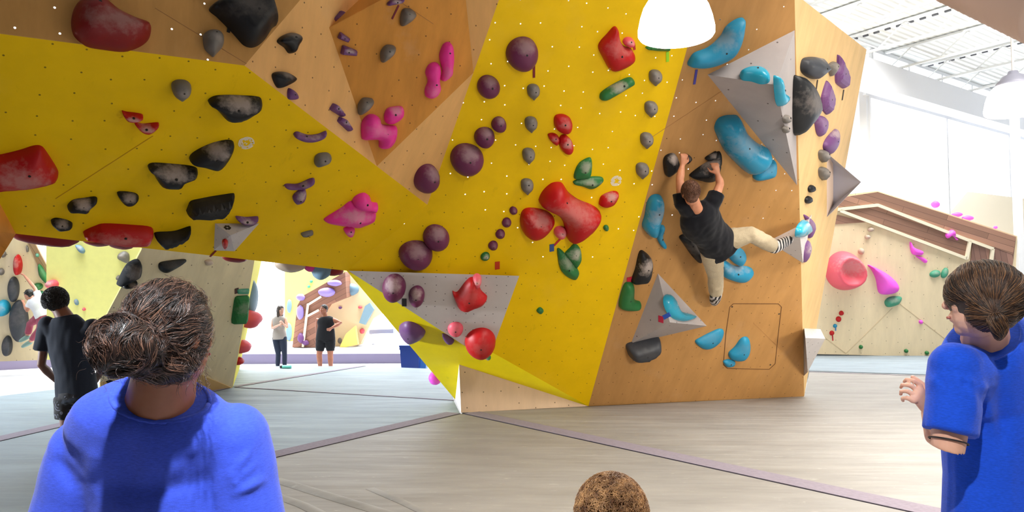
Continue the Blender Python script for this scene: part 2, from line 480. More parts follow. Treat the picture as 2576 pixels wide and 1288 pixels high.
# dark prism on the side panel
ep = PL['E'][0]
a, b = hit(2080, 385, ep), hit(2080, 546, ep); a1, b1 = hit(2096, 400, ep, .012), hit(2096, 531, ep, .012)
tt = hit(2166, 458, ep, .36); tb = hit(2120, 460, ep)
volume('prism_volume', [[a, a1, b1, b], [a1, tt, b1], [a, tt, a1], [b, b1, tt], [a, b, tb], [a, tb, tt], [b, tt, tb]],
       'dark slate prism volume with a pale edge strip jutting from the side panel', [mat('pale_edge', (214, 190, 172), .6), mat('slate_paint', (166, 168, 186), .6)])  # edge strip colour lightened for the light it catches
# white volume under the climber's right foot
a, b, c = R(1932, 607), hit(2042, 540, ep, .02), hit(2020, 662, ep, .02); ap = hit(2012, 592, RIGp, .36)
volume('faceted_volume', [[a, b, ap], [a, ap, c], [b, ap, c], [a, b, c]], 'pale grey faceted volume wrapped over the panel edge under the climber\'s foot', [WHITEP])
reg('G5a', a, b, ap); reg('G5b', b, ap, c)
# white volume at the foot of the side panel
a, b, c = hit(2023, 826, ep), hit(2064, 828, ep), hit(2022, 946, ep)
d = hit(2076, 852, ep, .35); e = hit(2032, 936, ep, .1); q = hit(2026, 850, ep, .25)
volume('faceted_volume', [[a, b, d, q], [q, d, e], [a, q, e, c], [b, c, e, d]], 'small pale grey faceted volume low on the side panel near the mat', [WHITEP])
# small volume on the yellow roof
a, b, c, d = L(541, 562), L(652, 562), L(590, 632), L(538, 630); ap = hit(580, 592, LEFp, .16)
volume('faceted_volume', [[a, b, ap], [b, c, ap], [c, d, ap], [d, a, ap], [a, b, c, d]], 'small pale grey faceted volume with a dark flower mark on the yellow roof', [panel_mat('volume_grey', (196, 190, 190), grain=.05, streak=False, spacing=.1, dot=.04, chalk=.2)])
reg('G7', a, b, ap); reg('G7d', c, d, ap)
bm = bmesh.new()
pl, u, v = PL['G7']; cc = hit(572, 573, pl)
for k in range(6):
    an = k*math.pi/3
    bmesh.ops.create_cone(bm, cap_ends=True, segments=8, radius1=.011, radius2=.011, depth=.003, matrix=Matrix.Translation(cc+(u*math.cos(an)+v*math.sin(an))*.02+pl[1]*.003) @ pl[1].to_track_quat('Z', 'Y').to_matrix().to_4x4())
o = bm_obj('flower_mark', bm, mat('mark_black', (40, 36, 34))); tag(o, 'small dark flower emblem printed on the small pale volume', 'emblem')
# hatch outline on the plywood panel
hp = [(1845, 764), (1958, 764), (1966, 772), (1958, 840), (1950, 915), (1935, 929), (1830, 927), (1820, 918), (1826, 840), (1836, 772)]
pts = [hit(x, y, RIGp, .002) for x, y in hp]
bm = bmesh.new()
for i in range(len(pts)):
    box_between(bm, pts[i], pts[(i+1) % len(pts)], .007, .004, rn)
o = bm_obj('hatch_outline', bm, mat('seam_dark', (96, 60, 30), .8)); tag(o, 'thin rounded rectangle seam of an access hatch in the plywood panel', 'access hatch')
# joints between plywood sheets
def seam(panel, a, b, label, w=.006, rgb=(120, 84, 44)):
    pl, u, v = PL[panel]; bm = bmesh.new(); box_between(bm, hit(*a, pl, .001), hit(*b, pl, .001), w, .003, pl[1])
    o = bm_obj('board_joint', bm, mat('joint_%d' % rgb[0], rgb, .8)); tag(o, label, 'board joint')
seam('R', (1845, 210), (1640, 345), 'fine joint between plywood sheets running down beside the blue banana hold', rgb=(172, 124, 72), w=.004)
seam('R', (1895, 812), (1965, 880), 'fine diagonal joint inside the access hatch', rgb=(172, 124, 72), w=.004)
seam('L', (385, 342), (140, 500), 'faint diagonal joint across the yellow roof', rgb=(206, 150, 4), w=.005)
seam('U', (390, 20), (620, 160), 'faint joint in the plywood roof panel', rgb=(170, 124, 76), w=.004)
seam('T2', (1000, 0), (1090, 60), 'faint joint at the top of the worn facet', rgb=(160, 112, 60), w=.004)
# hatch bolts
for x, y in ((1842, 772), (1960, 790), (1822, 912), (1938, 918)):
    p = hit(x, y, RIGp, .003); bm = bmesh.new()
    bmesh.ops.create_cone(bm, cap_ends=True, segments=8, radius1=.012, radius2=.009, depth=.006, matrix=Matrix.Translation(p) @ rn.to_track_quat('Z', 'Y').to_matrix().to_4x4())
    o = bm_obj('hatch_screw', bm, mat('bolt_steel', (24, 22, 22))); tag(o, 'dark screw at a corner of the access hatch', 'screw', 'screws at the corners of the hatch')
# ================================================================= holds, traced one by one
G_COL1 = 'grey thumb holds in the middle column'; G_COL2 = 'grey thumb holds in the column by the edge'
# -- tall yellow panel: purple balls
for e, H, lab in [
    ((1316,139,39,44), .17, 'largest round purple ball hold at the top of the tall yellow panel'),
    ((1230,221,28,29), .13, 'round purple ball hold below and beside the largest one'),
    ((1256,315,19,19), .09, 'small round purple hold at the top of a touching row of three'),
    ((1220,348,25,26), .12, 'middle purple ball of the touching row of three'),
    ((1176,405,41,40), .18, 'large purple ball at the bottom of the touching row of three'),
    ((1098,601,33,31), .15, 'round purple ball hold low on the yellow panel, upper of a pair'),
    ((1047,645,44,33), .18, 'wide oval purple hold low on the yellow panel, lower of a pair')]:
    hold('C', ell(*e), 'purple', H, lab, chalk=.35, group='purple ball holds', cy=.85)
hold('T4', ell(1076,452,28,35,30), 'purple', .15, 'egg shaped purple hold on the pale plywood triangle', chalk=.35, cy=.85, group='purple ball holds')
for k, (x, y, r) in enumerate([(1292,531,10),(1275,561,12),(1259,590,12),(1241,619,12)]):
    hold('C', ell(x,y,r), 'purple', .05, ['topmost','second','third','lowest'][k]+' small purple button hold in the diagonal row of four', prof='cone', chalk=.2, group='small purple buttons', n=8)
for k, (x, y) in enumerate([(1342,233),(1336,315),(1330,394),(1326,471)]):
    hold('C', shield(x,y,33,40), 'grey', .075, ['topmost','second','third','lowest'][k]+' grey thumb hold of the middle column on the yellow panel', chalk=.3, group=G_COL1, n=10)
for k, (x, y) in enumerate([(1649,197),(1638,276),(1627,355),(1616,431)]):
    hold('C', shield(x,y,34,40,4), 'grey', .075, ['topmost','second','third','lowest'][k]+' grey thumb hold of the column next to the plywood', chalk=.35, group=G_COL2, n=10)
hold('C', [(1547,70),(1557,76),(1561,100),(1571,118),(1590,125),(1599,142),(1596,156),(1578,170),(1550,181),(1535,176),(1520,150),(1508,125),(1512,108),(1530,88)], 'red', .13, 'red kidney shaped hold near the pendant lamp', chalk=.25)
hold('C', ell(1583,107,15,12,15), 'rose', .07, 'small chalky red hold tucked against the red kidney hold', chalk=.6)
hold('C', [(1624,121),(1652,108),(1686,105),(1687,129),(1655,129),(1630,126)], 'green', .08, 'chalky green triangular hold just under the pendant lamp', chalk=.75, sharp=True, prof='facet')
hold('C', [(1510,243),(1516,232),(1545,213),(1580,197),(1594,200),(1596,212),(1575,225),(1545,243),(1525,253),(1512,252)], 'green', .08, 'long chalky green capsule hold lying aslant', chalk=.8)
hold('C', [(1395,300),(1402,291),(1420,290),(1436,300),(1441,318),(1435,334),(1420,338),(1404,330),(1396,318)], 'red', .09, 'round red hold above two smaller red ones', chalk=.35)
hold('C', [(1379,340),(1392,336),(1404,342),(1408,354),(1400,366),(1386,356)], 'red', .06, 'smallest of three red holds, shaped like a half moon', chalk=.35, n=9)
hold('C', [(1413,342),(1425,341),(1440,358),(1443,378),(1434,389),(1420,386),(1408,368),(1407,352)], 'red', .07, 'oval red hold below the round one, chalk across its face', chalk=.6)
hold('C', [(1483,398),(1490,405),(1490,430),(1484,447),(1460,452),(1445,450),(1448,430),(1460,410)], 'green', .07, 'upright green leaf hold, upper of two set like a sprout', chalk=.65, prof='facet')
hold('C', [(1443,458),(1460,452),(1490,446),(1514,447),(1519,456),(1505,470),(1487,477),(1465,470),(1447,466)], 'green', .07, 'lying green leaf hold, lower of two set like a sprout', chalk=.6, prof='facet')
hold('C', [(1508,512),(1515,495),(1540,484),(1556,486),(1556,498),(1545,515),(1525,523),(1511,519)], 'red', .09, 'chalky red oval hold beside the big red saddle', chalk=.7, cy=.75)
hold('C', [(1408,466),(1420,470),(1435,492),(1460,510),(1490,522),(1510,535),(1514,548),(1500,572),(1475,595),(1450,609),(1432,609),(1426,590),(1420,565),(1405,545),(1375,530),(1362,520),(1360,508),(1370,488),(1390,470)], 'red', .24, 'very large red saddle shaped hold in the middle of the yellow panel', chalk=.3, n=18)
hold('C', [(1313,545),(1325,531),(1350,530),(1378,537),(1394,550),(1396,563),(1380,585),(1360,600),(1338,604),(1320,592),(1312,570)], 'red', .19, 'large rounded red hold beside the red saddle', chalk=.45, cy=.8, n=15)
hold('C', ell(1410,586,15,15), 'rose', .1, 'small chalky red ball hold between the two big red ones', chalk=.8)
strip('C', (1411,599), (1393,618), 5, (190,30,36), 'short red tape strip slanting down from the small red ball')
strip('C', (1388,614), (1388,632), 11, (50,82,140), 'small blue tape square below the red tape strip')
hold('C', ell(1525,574,7), 'green', .04, 'tiny green button hold beside the red saddle', chalk=.1, n=7)
hold('C', [(1359,774),(1368,782),(1359,790),(1350,782)], 'green', .04, 'tiny dark green diamond hold low on the yellow panel', chalk=.05, n=7)
hold('C', [(1447,615),(1461,628),(1464,655),(1455,672),(1448,676),(1432,655),(1422,640),(1434,626)], 'green', .07, 'chalky green leaf hold, upper of the pair above the grey wedge', chalk=.8, prof='facet')
hold('C', [(1403,628),(1415,632),(1435,655),(1455,680),(1457,692),(1447,705),(1425,696),(1411,680),(1405,655)], 'green', .08, 'long green leaf hold, lower of the pair above the grey wedge', chalk=.5, prof='facet')
hold('C', ell(1221,646,12,10,-20), 'green', .05, 'tiny chalk covered green hold above the grey wedge', chalk=.95, n=8)
strip('C', (1251,658), (1251,677), 12, (200,60,20), 'small orange red tape square above the grey wedge')
strip('C', (1343,150), (1343,195), 6, (120,20,30), 'dark red tape strip hanging from the largest purple ball')
strip('C', (1594,108), (1596,125), 6, (180,40,40), 'short red tape strip below the small chalky red hold')
strip('C', (1679,130), (1679,155), 7, (150,210,30), 'pale green tape strip below the green triangle')
# -- grey wedge
hold('G1', ell(991,727,30,31), 'purple', .16, 'round purple ball hold on the grey wedge, larger of two', chalk=.6, cy=.8)
hold('G1', ell(1048,747,20,24), 'purple', .12, 'round purple ball hold on the grey wedge, smaller of two', chalk=.75, cy=.75)
strip('G1', (1017,751), (1017,770), 12, (30,30,30), 'small black tape square between two purple balls')
hold('G1', [(1138,738),(1150,740),(1170,715),(1185,703),(1200,708),(1210,735),(1226,752),(1215,768),(1195,776),(1175,784),(1155,778),(1145,760)], 'red', .14, 'bright red lobed hold on the grey wedge', chalk=.12, n=15)
hold('G1', ell(1200,707,12,15), 'rose', .09, 'small chalky red hold above the lobed red hold', chalk=.85, n=9)
hold('G1', ell(1146,830,19,18), 'rose', .07, 'small dusky pink round hold low on the grey wedge', chalk=.15, n=9)
hold('G1', ell(1209,867,38,36), 'red', .17, 'glossy red dome hold at the bottom tip of the grey wedge', chalk=.12, rough=.22, n=14)
hold('G1', ell(1230,900,5), 'green', .03, 'tiny green button at the tip of the grey wedge', chalk=.1, n=6, bolt=False)
hold('LIME', [(1003,826),(1020,815),(1045,820),(1068,838),(1062,852),(1040,861),(1018,855),(1005,840)], 'violet', .12, 'purple dome hold on the lime underside panel', chalk=.1)
hold('LIME', [(1112,842),(1126,846),(1142,858),(1136,864),(1120,858)], 'violet', .06, 'dark purple hold half hidden under the grey wedge', chalk=.05, n=7, bolt=False)
# -- plywood panel
hold('R', [(1854,52),(1874,48),(1876,65),(1868,105),(1850,140),(1820,160),(1780,173),(1745,172),(1733,165),(1740,148),(1752,135),(1785,122),(1815,95),(1830,70)], 'blue', .13, 'long blue banana shaped hold near the top of the plywood panel', chalk=.35, n=18)
strip('R', (1752,175), (1746,212), 6, (70,60,150), 'purple tape strip hanging from the blue banana hold')
hold('G2a', [(1861,182),(1875,172),(1895,167),(1920,170),(1936,185),(1935,203),(1915,208),(1890,201),(1866,197)], 'cyan', .09, 'glossy blue wavy hold on top face of the tall grey pyramid', chalk=.1, rough=.2)
hold('G2c', [(1952,192),(1960,196),(1964,208),(1966,228),(1977,238),(1978,252),(1966,268),(1958,260),(1954,235)], 'cyan', .08, 'glossy blue boot shaped hold on the side face of the tall grey pyramid', chalk=.1, rough=.2)
hold('G2c', ell(1980,300,8,11), 'grey', .05, 'small mottled grey hold on the tall grey pyramid, upper of two', chalk=.7, n=7)
hold('G2c', ell(1977,326,6,9), 'grey', .05, 'small mottled grey hold on the tall grey pyramid, lower of two', chalk=.6, n=7)
hold('R', [(1845,295),(1862,297),(1873,315),(1885,340),(1910,365),(1938,380),(1942,400),(1925,425),(1900,438),(1880,437),(1855,415),(1828,385),(1808,345),(1803,325),(1812,305),(1828,297)], 'blue', .2, 'big blue scooped hold above the climber\'s reach, beside the grey pyramid', chalk=.3, n=18, rough=.25)
hold('R', [(1905,432),(1930,415),(1948,405),(1955,415),(1952,440),(1935,450),(1905,455),(1896,447)], 'blue', .1, 'small blue hold fitted against the bottom of the big blue scoop', chalk=.15)
hold('R', [(1671,408),(1680,393),(1700,390),(1711,412),(1705,430),(1685,445),(1675,440)], 'black', .12, 'black faceted hold gripped by the climber\'s raised left hand', chalk=.8, prof='facet', cy=.85)
hold('R', [(1726,388),(1740,396),(1740,404),(1728,413),(1722,400)], 'black', .05, 'tiny black hold beside the climber\'s raised left hand', chalk=.2, prof='facet', n=8)
hold('R', [(1738,443),(1760,425),(1790,405),(1800,390),(1815,385),(1818,405),(1812,435),(1800,455),(1780,460),(1755,455),(1742,450)], 'black', .13, 'large black faceted hold under the climber\'s right hand', chalk=.7, prof='facet', n=15)
hold('R', [(1775,398),(1790,388),(1803,382),(1806,395),(1790,405),(1778,404)], 'black', .06, 'small black winged hold on top of the large black one', chalk=.5, prof='facet', n=9)
hold('R', [(1655,493),(1668,500),(1672,525),(1663,560),(1655,590),(1640,597),(1625,585),(1618,570),(1625,545),(1630,515),(1640,498)], 'blue', .14, 'upright blue curved hold at the edge of the yellow paint', chalk=.5, rough=.25, n=15)
hold('R', [(1655,575),(1664,568),(1673,572),(1668,590),(1670,605),(1677,618),(1670,625),(1660,615),(1652,595)], 'blue', .07, 'thin blue hook hold just below the upright blue hold', chalk=.15, n=12)
hold('R', [(1711,600),(1725,592),(1740,593),(1755,610),(1772,640),(1762,662),(1745,650),(1722,618)], 'black', .12, 'long black hold beside the climber\'s hip', chalk=.15, prof='facet')
hold('R', [(1830,630),(1850,622),(1872,632),(1878,650),(1865,668),(1850,665),(1835,650)], 'blue', .1, 'rounded blue hold below the climber\'s bent knee', chalk=.15)
hold('R', [(1812,655),(1830,660),(1850,672),(1880,673),(1897,683),(1885,702),(1865,711),(1840,706),(1818,695),(1813,675)], 'blue', .11, 'blue crescent hold beside the climber\'s straight leg', chalk=.5, cy=.75)
hold('R', [(1611,636),(1628,640),(1643,660),(1641,690),(1630,710),(1610,714),(1590,712),(1600,680)], 'black', .12, 'black half disc hold smeared with white chalk', chalk=.95, n=15)
strip('R', (1583,697), (1583,711), 12, (190,20,44), 'small red tape square above the green boot hold')
hold('R', [(1573,716),(1590,713),(1597,725),(1597,755),(1612,762),(1613,773),(1600,781),(1570,780),(1558,772),(1562,745)], 'green', .1, 'green boot shaped hold low beside the grey pyramid', chalk=.05)
hold('G3b', [(1675,745),(1686,740),(1698,755),(1710,780),(1735,788),(1751,795),(1746,803),(1725,808),(1702,803),(1684,788),(1674,765)], 'cyan', .09, 'glossy light blue curved hold on the small grey pyramid', chalk=.25, rough=.2, n=15)
strip('G3a', (1686,790), (1669,799), 9, (40,90,200), 'short blue tape strip on the small grey pyramid')
strip('G3a', (1663,795), (1663,811), 12, (190,30,70), 'small red tape square on the small grey pyramid')
hold('R', [(1579,874),(1600,866),(1620,860),(1655,853),(1664,862),(1658,878),(1625,900),(1590,903),(1582,893)], 'charcoal', .2, 'flat dark slate hold jutting below the small grey pyramid', chalk=.05, prof='flat')
hold('R', [(1750,860),(1765,850),(1795,835),(1812,829),(1822,835),(1815,858),(1795,875),(1775,880),(1758,872)], 'blue', .07, 'bean shaped blue hold low on the plywood panel', chalk=.1)
hold('R', [(1878,850),(1887,858),(1888,885),(1875,905),(1855,909),(1838,903),(1835,890),(1850,875),(1865,855)], 'blue', .09, 'blue fin shaped hold inside the access hatch outline', chalk=.1)
hold('R', [(1820,910),(1835,905),(1850,911),(1845,921),(1828,923)], 'blue', .05, 'small flat blue hold at the hatch corner', chalk=.1, n=8)
# -- side panel
hold('E', [(2028,152),(2045,144),(2070,146),(2077,160),(2075,178),(2057,200),(2027,183)], 'charcoal', .16, 'dark grey faceted rock hold high on the side panel', chalk=.45, prof='facet', cy=.95)
strip('E', (2056,201), (2052,230), 2, (60,50,46), 'thin dark tape line under the faceted rock hold')
hold('E', [(2087,165),(2100,155),(2108,163),(2100,180),(2092,192)], 'grey', .07, 'small grey thumb hold between rock and purple holds', chalk=.4, n=8)
hold('E', [(2110,135),(2117,145),(2135,185),(2131,215),(2125,225),(2105,210),(2104,185),(2109,165)], 'violet', .07, 'tall purple kite hold, highest on the side panel', chalk=.2, prof='flat', sharp=True)
strip('E', (2122,226), (2118,252), 2, (60,50,46), 'thin dark tape line under the tall purple kite hold')
hold('E', [(2083,200),(2093,225),(2098,245),(2090,280),(2083,291),(2070,275),(2069,245),(2076,220)], 'violet', .07, 'narrow purple kite hold beside the black half disc', chalk=.25, prof='flat', sharp=True)
hold('E', [(2007,205),(2018,192),(2035,200),(2052,225),(2059,260),(2050,295),(2030,325),(2007,335)], 'black', .16, 'large black half disc hold on the corner of the side panel', chalk=.25, n=14)
hold('E', [(2051,292),(2077,295),(2078,320),(2068,343),(2058,338),(2053,315)], 'violet', .06, 'purple shield hold below the narrow kite', chalk=.2, prof='flat')
hold('E', [(2105,325),(2109,335),(2105,365),(2092,388),(2078,380),(2075,365),(2085,345)], 'violet', .08, 'half chalked purple leaf hold above the dark prism', chalk=.7, cy=.8)
hold('E', shield(2072,393,20,32), 'grey', .08, 'grey thumb hold beside the top of the dark prism', chalk=.4, n=8)
hold('E', shield(2072,437,20,34), 'grey', .08, 'grey thumb hold beside the middle of the dark prism', chalk=.4, n=8)
hold('E', ell(2042,475,7,10,20), 'black', .05, 'tiny black oval hold, upper of two on the side panel', chalk=0, n=7)
hold('E', ell(2034,503,7,10,20), 'black', .05, 'tiny black oval hold, lower of two on the side panel', chalk=0, n=7)
hold('G5b', [(2010,570),(2028,553),(2037,572),(2030,592),(2007,598)], 'cyan', .08, 'blue hold on the pale volume beside the climber\'s foot', chalk=.1)
hold('E', [(2025,540),(2046,556),(2048,575),(2037,600),(2032,565)], 'violet', .06, 'purple hold behind the pale volume at the panel corner', chalk=.3, n=9)
hold('E', [(2023,610),(2035,605),(2038,625),(2026,660),(2019,650),(2018,630)], 'violet', .07, 'chalky purple hold under the pale volume', chalk=.75, n=9)
# -- plywood facets
hold('T1', [(862,24),(889,60),(877,81),(843,48)], 'violet', .07, 'large flat purple wedge hold, top of the three stacked', prof='flat', sharp=True, chalk=.35)
hold('T2', [(856,80),(882,98),(876,108),(849,97)], 'violet', .05, 'small purple wedge hold, middle of the three stacked', prof='flat', sharp=True, chalk=.25, n=9)
hold('T2', [(862,113),(900,128),(898,142),(856,138)], 'violet', .06, 'chalky purple wedge hold, bottom of the three stacked', prof='flat', sharp=True, chalk=.85)
hold('T2', [(975,8),(990,-2),(1016,-3),(1012,8),(990,13),(977,15)], 'violet', .05, 'pale purple ledge hold cut by the top of the picture', prof='flat', chalk=.9)
strip('T2', (1003,13), (986,48), 4, (120,30,50), 'maroon tape strip below the pale purple ledge hold')
hold('T2', [(1012,30),(1020,22),(1038,25),(1048,38),(1035,55),(1012,67),(1008,50)], 'grey', .09, 'highest grey teardrop hold on the worn plywood facet', chalk=.25)
hold('T2', [(962,125),(975,114),(995,118),(993,135),(978,150),(962,158),(958,140)], 'grey', .09, 'middle grey teardrop hold on the worn plywood facet', chalk=.25)
hold('T2', [(903,262),(915,248),(938,250),(940,262),(925,280),(905,290),(901,275)], 'grey', .09, 'lowest grey teardrop hold on the worn plywood facet', chalk=.25)
hold('T2', [(1120,110),(1132,107),(1141,120),(1143,150),(1141,170),(1138,190),(1120,205),(1110,200),(1114,180),(1110,160),(1107,140),(1113,120)], 'pink', .09, 'tall pink figure eight hold, upper of two', chalk=.3, cy=.25)
hold('T2', [(1092,158),(1105,162),(1110,180),(1107,205),(1110,225),(1100,243),(1085,249),(1072,243),(1071,225),(1078,205),(1072,185),(1078,167)], 'pink', .09, 'tall pink figure eight hold, lower of two', chalk=.3, cy=.25)
hold('T2', [(968,290),(975,275),(990,270),(1013,270),(1017,290),(1005,305),(985,314),(970,308)], 'pink', .08, 'small pink bean hold with chalk on its top', chalk=.6, cy=.8)
hold('T2', [(908,340),(912,310),(925,293),(942,290),(957,300),(963,315),(985,318),(1000,322),(998,350),(985,370),(970,376),(956,373),(955,360),(950,353),(915,353)], 'pink', .12, 'big pink heart like hold at the bottom of the worn facet', chalk=.35, n=15)
hold('T1', [(702,105),(715,90),(740,82),(757,90),(756,105),(748,118),(742,132),(731,134),(720,120)], 'black', .09, 'glossy black lobed hold below the huge black one', chalk=.35, cy=.85, rough=.3)
hold('T1', [(689,190),(700,181),(725,182),(745,195),(740,208),(710,222),(698,215)], 'black', .09, 'black beak shaped hold at the edge of the yellow roof', chalk=.4, cy=.85, prof='facet')
hold('T1', [(728,222),(745,232),(751,245),(745,251),(727,248)], 'violet', .05, 'small purple pinch under the black beak hold', prof='facet', chalk=.1, n=8)
hold('T1', [(840,259),(850,265),(868,290),(862,295),(830,275)], 'violet', .05, 'chalky purple wedge, upper of two near the yellow roof edge', prof='flat', sharp=True, chalk=.6, n=9)
hold('T1', [(856,293),(870,300),(886,325),(879,332),(850,305)], 'violet', .05, 'chalky purple wedge, lower of two near the yellow roof edge', prof='flat', sharp=True, chalk=.6, n=9)
# -- plywood roof, top left
hold('U', [(198,0),(230,-14),(268,-4),(300,22),(340,42),(375,55),(383,72),(375,95),(350,113),(315,122),(265,117),(220,108),(190,85),(181,55),(185,22)], 'darkred', .2, 'huge dark red rounded hold on the plywood roof', chalk=.35, cy=.45, n=17)
hold('U', [(530,15),(560,-8),(620,-20),(682,-10),(697,20),(703,52),(690,65),(670,95),(645,112),(620,108),(598,85),(575,60),(550,35)], 'black', .2, 'huge black faceted hold at the top of the plywood roof', chalk=.12, prof='flat', n=17)
strip('U', (578,58), (574,82), 8, (26,26,26), 'short black tape strip beside the huge black hold')
hold('U', shield(537,107,54,66), 'grey', .1, 'grey shield hold beside the huge black hold', chalk=.3)
# -- yellow roof
hold('L', shield(456,230,52,48), 'grey', .1, 'grey shield hold alone in the upper yellow roof', chalk=.4)
hold('L', [(525,262),(540,250),(570,247),(610,248),(655,252),(661,268),(650,280),(625,295),(600,304),(570,302),(553,285),(540,272)], 'black', .14, 'largest black ledge hold with chalky top, highest on the yellow roof', chalk=.75, cy=.85, n=16)
hold('L', [(478,405),(490,390),(530,370),(570,360),(588,363),(590,375),(578,400),(560,420),(540,426),(510,418),(485,413)], 'black', .14, 'black ledge hold slanting up, beside the white chalk ring', chalk=.75, cy=.8, n=16)
hold('L', [(373,427),(385,418),(430,420),(480,425),(498,432),(495,445),(470,455),(455,470),(410,469),(395,455),(385,438)], 'black', .14, 'black ledge hold with flat chalky top, lower of the big three', chalk=.75, cy=.85, n=16)
hold('L', [(170,522),(185,508),(215,503),(240,500),(245,508),(230,522),(222,533),(195,531),(175,531)], 'black', .09, 'small chalk whitened black hold above the long red hold', chalk=.9, cy=.7)
hold('L', [(295,490),(310,486),(340,490),(350,500),(340,512),(325,516),(310,512)], 'black', .08, 'small black ledge hold in the lower yellow roof', chalk=.7, cy=.8)
hold('L', [(128,560),(140,553),(165,557),(182,565),(178,573),(150,577),(138,572)], 'black', .08, 'small black fin hold near the tunnel corner', chalk=.6, cy=.8)
hold('L', [(480,513),(535,502),(593,493),(588,510),(570,537),(540,542),(468,543)], 'black', .14, 'flat black ramp hold in the lower yellow roof', chalk=.05, prof='flat', sharp=True, n=14)
hold('L', [(391,592),(440,588),(480,576),(472,592),(440,610),(410,615),(398,606)], 'black', .12, 'black half moon hold at the lip of the yellow roof', chalk=.05, prof='flat', n=14)
hold('L', [(307,283),(320,285),(355,290),(360,297),(345,303),(320,302)], 'red', .07, 'small chalky red edge hold, upper of two', chalk=.8, n=9)
hold('L', [(338,310),(360,315),(398,312),(395,323),(375,335),(355,330)], 'red', .07, 'small chalky red edge hold, lower of two', chalk=.8, n=9)
hold('L', [(-40,405),(0,400),(50,388),(85,377),(105,378),(120,395),(145,435),(147,450),(135,460),(80,472),(20,477),(-40,478)], 'red', .16, 'large dark red hold cut by the picture edge', chalk=.5, n=17, cy=.5)
hold('L', [(212,590),(240,577),(265,571),(330,574),(382,580),(385,600),(370,612),(310,613),(240,603),(215,598)], 'red', .14, 'long red bar hold along the lip of the yellow roof', chalk=.4, n=18)
hold('L', [(740,338),(750,334),(775,342),(800,340),(822,332),(815,345),(790,354),(765,354),(742,345)], 'violet', .06, 'purple smile shaped hold high on the yellow roof', chalk=.85)
hold('L', [(793,400),(803,390),(825,388),(835,398),(825,410),(795,418)], 'grey', .08, 'grey teardrop hold between two purple smile holds', chalk=.25)
hold('L', [(716,470),(722,465),(750,465),(780,452),(792,452),(788,462),(765,473),(730,475)], 'violet', .06, 'thin purple smile hold above the chalky purple pinch', chalk=.6)
hold('L', [(737,498),(750,483),(765,475),(772,490),(765,508),(745,514)], 'violet', .07, 'purple pinch hold half white with chalk', chalk=.9, prof='facet', n=10)
hold('L', [(758,588),(784,581),(787,588),(765,595)], 'grey', .04, 'tiny brown grey chip hold near the lip', chalk=.1, prof='flat', n=8)
hold('L', [(820,555),(860,530),(888,512),(930,525),(946,532),(945,555),(915,570),(895,574),(850,568),(822,562)], 'pink', .13, 'large pink wedge hold with chalky middle on the yellow roof', chalk=.6, prof='facet', n=16)
hold('L', [(888,512),(898,498),(918,491),(932,500),(938,514),(952,517),(945,530),(925,527),(900,524)], 'pink', .12, 'pink eared hold sitting on the large pink wedge', chalk=.1)
hold('L', [(865,578),(880,572),(893,577),(888,592),(875,594)], 'pink', .06, 'tiny pink hold hanging below the large pink wedge', chalk=.7, n=9)
hold('L', [(593,547),(620,549),(650,548),(640,562),(610,562)], 'violet', .06, 'whitened purple hold on top of the small pale volume', chalk=.9, n=9)
hold('G7d', ell(566,613,8), 'red', .05, 'small red button hold on the small pale volume', chalk=.2, n=8)
strip('L', (543,630), (528,645), 5, (130,30,24), 'dark red tape strip below the small pale volume')
# chalk rings drawn on the boards
def chalk_ring(panel, cx, cy, r, label):
    pl, u, v = PL[panel]; c = hit(cx, cy, pl, .002); R0 = (hit(cx+r, cy, pl)-hit(cx, cy, pl)).length
    bm = bmesh.new()
    for k in range(3):
        rr = R0*(1-.2*k); last = None
        for i in range(23):
            t = 2*math.pi*i/22+k; q = c+(u*math.cos(t)+v*math.sin(t))*rr*(1+.1*noise.noise(Vector((t*2, k*3, cx))))
            if last is not None and random.random() > .15: box_between(bm, last, q, .009, .002, pl[1])
            last = q
    for k in range(9):
        a = Vector((random.uniform(-.7,.7), random.uniform(-.7,.7))); b = a+Vector((random.uniform(-.4,.4), random.uniform(-.3,.3)))
        box_between(bm, c+(u*a.x+v*a.y)*R0, c+(u*b.x+v*b.y)*R0, .008, .002, pl[1])
    o = bm_obj('chalk_drawing', bm, mat('chalk_white', (236, 226, 206), .9)); tag(o, label, 'chalk mark')
chalk_ring('C', 1550, 455, 13, 'white chalk ring scribbled on the tall yellow panel beside the leaf holds')
chalk_ring('L', 620, 360, 19, 'white chalk ring scribbled on the yellow roof beside a black ledge hold')
# holds that peep out under the lip of the roof, fixed to the far side
def blob(name, c, s, colour, label, cat='climbing hold', rot=None, chalk=.2, group=None, seg=20, wob=.12):
    bm = bmesh.new(); bmesh.ops.create_uvsphere(bm, u_segments=seg, v_segments=seg//2+2, radius=1)
    sd = random.random()*50
    for v in bm.verts:
        w = 1+wob*noise.noise(v.co*1.4+Vector((sd, 0, 0))); v.co = Vector((v.co.x*s[0], v.co.y*s[1], v.co.z*s[2]))*w
    o = bm_obj(name, bm, hold_mat(colour, PAL[colour], chalk), smooth=True); o.location = c
    if rot: o.rotation_euler = rot
    if label: tag(o, label, cat, group)
    return o
lipd = (V1-Lp)
def under(x, y, dy, s, colour, label, **k):
    t = (x-40)/(872-40); Y = Lp.y+(V1.y-Lp.y)*t+dy
    blob('climbing_hold', at(x, y, Y), s, colour, label, rot=(0, .1, math.atan2(lipd.y, lipd.x)), **k)
under(112, 596, .25, (.26, .12, .075), 'darkred', 'dark red hold peeping out below the roof lip at the tunnel corner')
under(245, 606, .3, (.12, .1, .05), 'darkred', 'small dark red hold peeping out below the long red bar')
under(305, 616, .3, (.1, .1, .04), 'darkred', 'thin dark red hold peeping out below the roof lip')
under(590, 650, .35, (.13, .1, .04), 'darkred', 'flat dark red hold peeping out above the brown prow')
under(730, 664, .35, (.16, .14, .09), 'beige', 'dusty beige hold peeping out above the two women')
